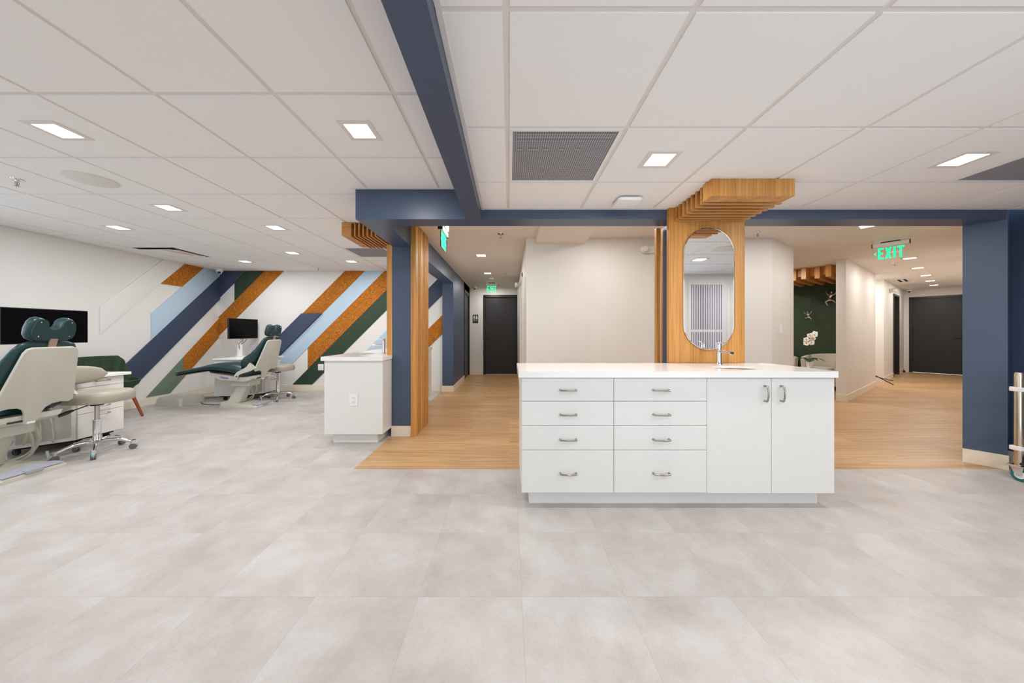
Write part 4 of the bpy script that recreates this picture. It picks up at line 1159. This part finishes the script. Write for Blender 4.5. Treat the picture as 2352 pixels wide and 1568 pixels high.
# ================================================================== ROLLING STOOLS
def stool(label, ang=0.0):
    t = thing('rolling_stool', label, 'stool', (0, 0, 0), 0, 'taupe rolling stools')
    for i in range(5):
        a = 2*PI*i/5 + ang; d = V(math.cos(a), math.sin(a), 0)
        pth = [d*0.02+V(0, 0, 0.108), d*0.09+V(0, 0, 0.118), d*0.17+V(0, 0, 0.104), d*0.235+V(0, 0, 0.074)]
        leg = MB().tube(smooth_path(pth, 4), [0.021]*4+[0.018]*4+[0.0145]*4+[0.015], 12).build('base_arm', 'chrome', t)
        c = d*0.245; MB().cyl(c+V(0, 0, 0.045), c+V(0, 0, 0.088), 0.016, 0.019).build('socket', 'chrome', leg)
        p = V(-d.y, d.x, 0); ca = MB()
        for s in (-1, 1):
            o = c + p*0.010*s - d*0.0
            ca.loft([se(o+p*s*(k), d, (0, 0, 1), r, r, 2, 18) for k, r in ((-0.007, 0.025), (-0.005, 0.0275), (0.005, 0.0275), (0.007, 0.025))])
        for v in ca.v: v.z += 0.0275
        cc = ca.build('caster', 'wheel_grey', t)
        MB().loft([se(c+V(0, 0, z)+d*0.012, d, p, 0.018, w, 3, 12) for z, w in ((0.030, 0.006), (0.045, 0.013), (0.056, 0.011))]).build('brake_tab', 'brake_blue', cc)
    MB().lathe([(0.030, 0.088), (0.034, 0.10), (0.034, 0.125), (0.029, 0.135), (0.028, 0.315), (0.030, 0.318), (0.030, 0.325), (0.0, 0.326)], n=24).build('outer_column', 'chrome', t)
    MB().lathe([(0.0175, 0.32), (0.0175, 0.47)], n=20).build('gas_lift', 'steel', t)
    MB().lathe([(0.045, 0.462), (0.045, 0.482), (0.09, 0.49), (0.09, 0.496)], n=24).build('seat_mount', 'black', t)
    MB().tube([(-0.04, -0.03, 0.470), (-0.11, -0.09, 0.435)], 0.005).tube([(-0.105, -0.086, 0.438), (-0.135, -0.112, 0.420), (-0.17, -0.142, 0.400)], [0.009, 0.017, 0.014]).build('height_lever', 'black', t)
    b = MB()
    def ring(k, z):
        out = []
        for i in range(36):
            a = 2*PI*i/36; ca, sa = math.cos(a), math.sin(a)
            r = 1.0/((abs(ca)**2.6+abs(sa)**2.6)**(1/2.6))
            out.append(V(0.235*r*ca*k, 0.205*r*sa*k*(1+0.12*ca), z))
        return out
    b.loft([ring(0.86, 0.496), ring(0.97, 0.502), ring(1.0, 0.520), ring(1.0, 0.560), ring(0.97, 0.585), ring(0.88, 0.600), ring(0.6, 0.606), ring(0.2, 0.604)])
    b.build('seat_cushion', 'taupe', t, smooth=55)
    return t
st = stool('taupe rolling stool beside the far dental chair', 0.25)
# backrest variant for the near stool
st.location = (-4.02, 5.67, -0.0)
st2 = dup(st, (-3.99, 3.16, 0), 0.25, 'taupe rolling stool with curved backrest beside the near dental chair')
def stool_back(t):
    b = MB(); C = []
    for k in range(13):
        a = math.radians(112 + 112*k/12); u = abs(k-6)/6
        h = 0.088*math.sqrt(max(0.0, 1-u**2.4)) + 0.004
        c = V(0.265*math.cos(a), 0.265*math.sin(a), 0.745)
        C.append(se(c, (math.cos(a), math.sin(a), 0), (0, 0, 1), 0.026*math.sqrt(max(0.02, 1-u**3)), h, 2.4, 20))
    b.loft(C); b.build('backrest', 'taupe', t, smooth=55)
    MB().tube(smooth_path([(-0.06, 0.01, 0.490), (-0.25, 0.04, 0.488), (-0.318, 0.05, 0.55), (-0.298, 0.045, 0.72)], 5), 0.011).build('backrest_bracket', 'steel', t)
stool_back(st2)

# ================================================================== GREEN SIDE CHAIR
t = thing('upholstered_chair', 'dark green padded chair with brown wooden legs against the left wall', 'chair', (-5.36, 4.33, 0), math.radians(-8))
def backfn(u, v):
    a = math.radians(180 + (u-0.5)*150); e = abs(u-0.5)*2
    r = 0.255 + 0.05*v
    topz = 0.84 - 0.27*max(0, e-0.62)**1.3/0.38**1.3
    z = 0.46 + (topz-0.46)*v
    rr = r + 0.006*math.sin(u*PI*16)*(0.3+0.7*v)
    return (rr*math.cos(a)+0.03, rr*1.06*math.sin(a), z)
MB().sheet(backfn, 96, 10, 0.028).build('backrest', 'hunter', t, smooth=60)
b = MB()
def sring(k, z, dx=0): return [V(0.26*k*c_+dx, 0.275*k*s_, z+0.018*max(0, -c_)*0) for c_, s_ in ((math.copysign(abs(math.cos(2*PI*i/40))**(2/2.7), math.cos(2*PI*i/40)), math.copysign(abs(math.sin(2*PI*i/40))**(2/2.7), math.sin(2*PI*i/40))) for i in range(40))]
b.loft([sring(0.80, 0.425), sring(0.93, 0.435), sring(1.0, 0.455), sring(1.0, 0.475), sring(0.95, 0.492), sring(0.75, 0.498), sring(0.2, 0.496)]); b.build('seat', 'hunter', t, smooth=60)
def rimfn(u, v):
    a = math.radians(-100 + u*200); r = 0.268+0.03*v
    return (r*math.cos(a)*1.0, r*1.04*math.sin(a), 0.455+0.065*v)
MB().sheet(rimfn, 40, 3, 0.018).build('seat_rim', 'hunter', t, smooth=60)
for sx, sy in ((1, 1), (1, -1), (-1, 1), (-1, -1)):
    MB().cyl((0.13*sx, 0.15*sy, 0.435), (0.225*sx, 0.245*sy, 0.006), 0.022, 0.0145, 14).build('leg', 'walnut', t)
    MB().cyl((0.2262*sx, 0.2462*sy, 0.0), (0.225*sx, 0.245*sy, 0.006), 0.012, 0.012, 14).build('foot_cap', 'black', t)
MB().box(-0.16, 0.16, -0.17, 0.17, 0.41, 0.432, bev=0.005).build('under_frame', 'black', t)

# ================================================================== FLOOR BOX, DUCT, CORD
b = MB()
rb = [(-0.23, -0.20), (0.23, -0.20), (0.23, 0.20), (-0.23, 0.20)]
b.loft([[V(x, y, 0) for x, y in rrect(-0.235, 0.235, -0.20, 0.20, 0.04)], [V(x, y, 0.10) for x, y in rrect(-0.225, 0.225, -0.19, 0.19, 0.04)], [V(x, y, 0.13) for x, y in rrect(-0.205, 0.205, -0.17, 0.17, 0.05)], [V(x, y, 0.138) for x, y in rrect(-0.16, 0.16, -0.13, 0.13, 0.05)]])
ub = thing('floor_utility_box', 'low grey beige utility box on the floor at the foot of the far dental chair', 'utility box', (-5.36, 5.33, 0), math.radians(-6))
b.build('cover', 'box_grey', ub, smooth=40)
MB().box(-0.10, 0.08, -0.06, 0.06, 0.137, 0.143, bev=0.002).build('top_plate', 'hose', ub)
tag(MB().tube(smooth_path([(-5.42, 5.545, 0.036), (-5.32, 5.72, 0.036), (-5.15, 5.86, 0.036), (-4.98, 5.90, 0.036)], 6), 0.034, 14).build('cable_duct', 'box_grey', world=True), 'thick grey duct on the floor between box and cabinet', 'duct')
tag(MB().tube(smooth_path([(-5.12, 5.42, 0.006), (-4.98, 5.30, 0.006), (-4.80, 5.24, 0.006), (-4.62, 5.21, 0.006)], 6), 0.005, 8).build('power_cord', 'black', world=True), 'thin dark cord from the floor box to the far chair', 'cord')
# ================================================================== STEEL TROLLEY AT THE RIGHT EDGE
t = thing('steel_trolley', 'steel tube trolley with white clamps and teal casters cut by the right edge', 'trolley', (4.13, 2.55, 0))
XA, XB, YA, YB = 4.005, 4.34, 2.565, 2.24
for k, (x, y, zt) in enumerate(((XA, YA, 0.858), (XB, YA, 0.858), (XA, YB, 0.858), (XB, YB, 0.858))):
    MB().lathe([(0.025, 0.125), (0.025, zt-0.02), (0.021, zt-0.006), (0.010, zt), (0.0, zt)], (x, y, 0), n=20).build('post', 'steel_warm', t, world=True)
    w = MB().loft([se((x+o, y-0.012, 0.052), (0, 1, 0), (0, 0, 1), r, r, 2, 22) for o, r in ((-0.014, 0.046), (-0.011, 0.052), (0.011, 0.052), (0.014, 0.046))]).build('caster_wheel', 'teal_wheel', t, world=True)
    MB().loft([se((x+o, y-0.012, 0.052), (0, 1, 0), (0, 0, 1), 0.030, 0.030, 2, 20) for o in (-0.0155, 0.0155)]).build('hub', 'plastic', w, world=True)
    MB().box(x-0.042, x+0.042, y-0.042, y+0.042, 0.112, 0.126, bev=0.003).prism([(x-0.018, y-0.035, 0.112), (x-0.018, y+0.035, 0.112), (x-0.018, y+0.005, 0.045), (x-0.018, y-0.025, 0.045)], (-0.004, 0, 0)).prism([(x+0.022, y-0.035, 0.112), (x+0.022, y+0.035, 0.112), (x+0.022, y+0.005, 0.045), (x+0.022, y-0.025, 0.045)], (-0.004, 0, 0)).build('fork', 'chrome', t, world=True)
for z in (0.720, 0.258):
    for yy in (YA, YB):
        MB().box(XA-0.032, XB+0.032, yy-0.014, yy+0.014, z-0.012, z+0.012, bev=0.003).build('cross_bar', 'plastic', t, world=True)
    for x in (XA, XB):
        MB().box(x-0.012, x+0.012, YB, YA, z-0.011, z+0.011, bev=0.003).build('cross_bar', 'plastic', t, world=True)
    for x in (XA, XB):
        for y in (YA, YB):
            MB().box(x-0.034, x+0.034, y-0.032, y+0.032, z-0.017, z+0.017, bev=0.004).build('clamp', 'plastic', t, world=True)
MB().cyl((XA+0.052, YA+0.02, 0.13), (XA+0.052, YA+0.02, 0.78), 0.008).build('support_rod', 'steel_warm', t, world=True)
for z in (0.76, 0.31):
    MB().lathe([(0.0, 0.045), (0.022, 0.035), (0.030, 0.0), (0.022, -0.035), (0.0, -0.045)], (XA+0.10, YA-0.02, z), n=20).build('knob', 'chrome', t, world=True)
MB().box(XA-0.02, XB+0.02, YB-0.02, YA+0.02, 0.128, 0.150, bev=0.006).build('base_tray', 'rubber', t, world=True)

# ================================================================== LOBBY SEEN THROUGH THE OPENING
cb = thing('ceiling_baffles', 'oak ceiling baffles in the green lobby', 'ceiling baffles', (6.1, 6.7, 2.17))
def LB(a, s, z): return Vector((5.62, 6.10, 0)) + D*a + N*s + Vector((0, 0, z))
for k in range(8):
    s = -0.98+0.17*k
    b = MB(); e = 0.0 if k % 2 else 0.10
    b.prism([LB(e, s, 2.17), LB(1.35, s, 2.17), LB(1.35, s+0.07, 2.17), LB(e, s+0.07, 2.17)], (0, 0, ZL-2.17)); b.build('baffle', 'oak_z', cb, world=True, smooth=0)
b = MB(); b.prism([LB(0.18, -0.98, 2.24), LB(1.35, -0.98, 2.24), LB(1.35, 0.36, 2.24), LB(0.18, 0.36, 2.24)], (0, 0, ZL-2.24)); b.build('backing_board', 'oak_z', cb, world=True, smooth=0)

def armchair(loc, rz, label):
    t = thing('tub_armchair', label, 'armchair', loc, rz, 'cream tub armchairs')
    def fn(u, v):
        a = math.radians(180+(u-0.5)*250); e = abs(u-0.5)*2
        tz = 0.72 - 0.12*e**2
        return ((0.28+0.03*v)*math.cos(a), (0.29+0.03*v)*math.sin(a), 0.10+(tz-0.10)*v)
    MB().sheet(fn, 40, 10, 0.065).build('backrest', 'cream_fabric', t, smooth=60)
    MB().loft([[V(0.27*k*math.cos(2*PI*i/30)+0.0, 0.27*k*math.sin(2*PI*i/30), z) for i in range(30)] for k, z in ((0.95, 0.12), (1, 0.14), (1, 0.40), (0.93, 0.44), (0.3, 0.45))]).build('seat', 'cream_fabric', t, smooth=50)
    for i in range(4):
        a = PI/4+PI/2*i; MB().cyl((0.24*math.cos(a), 0.24*math.sin(a), 0), (0.22*math.cos(a), 0.22*math.sin(a), 0.13), 0.012, 0.018).build('leg', 'black', t)
    return t
armchair((6.50, 6.72, 0), math.radians(195), 'cream tub armchair at the right of the orchid, arm towards us')
armchair((6.08, 7.33, 0), math.radians(-60), 'cream tub armchair left of the orchid, half hidden by the wall')
tb = thing('side_table', 'small round white side table under the orchid', 'side table', (5.84, 6.35, 0))
MB().lathe([(0.15, 0.45), (0.16, 0.46), (0.16, 0.475), (0.15, 0.48), (0.0, 0.48)], n=32).build('table_top', 'plastic', tb)
MB().lathe([(0.12, 0), (0.12, 0.012), (0.02, 0.03), (0.018, 0.45)], n=24).build('pedestal', 'black', tb)
orc = thing('potted_orchid', 'white flowering orchid in a small white pot', 'orchid', (5.84, 6.35, 0.48))
MB().loft([[V(k*math.cos(2*PI*i/20), k*math.sin(2*PI*i/20), z) for i in range(20)] for k, z in ((0.045, 0), (0.065, 0.11), (0.058, 0.11), (0.05, 0.10))]).build('pot', 'pot', orc)
for a0 in (0.3, 1.6, 2.6, 3.9, 5.2):
    d = V(math.cos(a0), math.sin(a0), 0); p = V(-d.y, d.x, 0)
    def lf(u, v, d=d, p=p): return d*(0.02+0.20*u) + p*(0.032*math.sin(PI*min(1, u*0.92+0.06))*(v-0.5)*2) + V(0, 0, 0.11+0.10*math.sin(u*2.4)-0.05*u)
    MB().sheet(lf, 10, 4, 0.003).build('leaf', 'leaf', orc, smooth=60)
for dx in (-0.02, 0.03):
    MB().tube(smooth_path([(dx*0.3, 0, 0.10), (dx, 0.0, 0.35), (dx*1.4, -0.01, 0.50), (dx*2, -0.03, 0.60)], 5), 0.004, 8).build('stem', 'leaf', orc)
def flower(c, aim, r=0.050):
    c = Vector(c); a = Vector(aim).normalized(); u = a.orthogonal().normalized(); w = a.cross(u)
    b = MB()
    for i in range(5):
        g = 2*PI*i/5; d = u*math.cos(g)+w*math.sin(g); p = a.cross(d)
        def pf(s, v, d=d, p=p): return c + d*(r*(0.05+0.95*s)) + p*(r*0.55*math.sin(PI*min(1, s*0.9+0.08))*(v-0.5)*2) + a*(0.010*math.sin(PI*s))
        b.sheet(pf, 6, 4, 0.0015)
    f = b.build('flower', 'petal', orc, smooth=60)
    MB().sphere(c+a*0.010, 0.010, 8, 6).build('flower_core', 'petal_core', f)
    return f
for c in ((-0.11, -0.05, 0.54), (-0.06, -0.07, 0.62), (0.00, -0.06, 0.56), (0.06, -0.04, 0.63), (-0.01, -0.05, 0.48), (0.10, 0.0, 0.66), (-0.10, -0.04, 0.47)):
    flower(c, (-0.65+random.uniform(-0.3, 0.3), -0.8, random.uniform(-0.1, 0.2)))

def climber(c, flip, label, s=0.72):
    """little silver climbing figure hanging on a rope"""
    c = Vector(c); side = N*(-flip)
    def q(x, z, o=0.05): return side*x*s + V(0, 0, z*s) - D*o
    pts = [q(0, 0), q(0.02, 0.09), q(0.03, 0.13), q(0.035, 0.17), q(0.08, 0.10), q(0.11, 0.17), q(-0.04, 0.12, 0.03), q(-0.06, 0.19, 0.02),
           q(0.07, -0.03, 0.09), q(0.10, -0.10, 0.02), q(-0.06, -0.05, 0.06), q(-0.03, -0.13, 0.01)]
    ed = [(0, 1), (1, 2), (2, 3), (1, 4), (4, 5), (1, 6), (6, 7), (0, 8), (8, 9), (0, 10), (10, 11)]
    rr = [0.026, 0.030, 0.012, 0.024, 0.014, 0.009, 0.014, 0.009, 0.019, 0.011, 0.019, 0.011]
    t = thing('climbing_figure', label, 'wall sculpture', c, 0, 'silver climbing figures')
    me = bpy.data.meshes.new('body'); me.from_pydata([tuple(p) for p in pts], ed, []); me.materials.append(M['chrome'])
    o = bpy.data.objects.new('body', me); COL.objects.link(o); o.parent = t
    sk = o.modifiers.new('skin', 'SKIN'); sk.use_smooth_shade = True
    for i, r in enumerate(rr): me.skin_vertices[0].data[i].radius = (r*s, r*s); me.skin_vertices[0].data[i].use_root = (i == 0)
    ss_ = o.modifiers.new('sub', 'SUBSURF'); ss_.levels = 2; ss_.render_levels = 2
    return t
def GWp(s, z): return GW0 + N*s - D*0.004 + V(0, 0, z)
f1 = climber(GWp(-0.06, 1.50), 1, 'small silver climbing figure above the orchid')
f2 = climber(GWp(0.27, 1.86), -1, 'bright silver climbing figure high on the green wall by the opening edge', 1.0)
f3 = climber(GWp(0.46, 1.47), 1, 'silver climbing figure mostly hidden behind the white wall end')
for f, s_, z_ in ((f1, -0.06, 1.50), (f2, 0.27, 1.86), (f3, 0.46, 1.47)):
    MB().tube([GWp(s_, z_+0.05)-D*0.03, GWp(s_+0.03, z_+0.3)-D*0.01, GWp(s_+0.04, 2.3)-D*0.005], 0.0018, 6).build('rope', 'black', f, world=True)
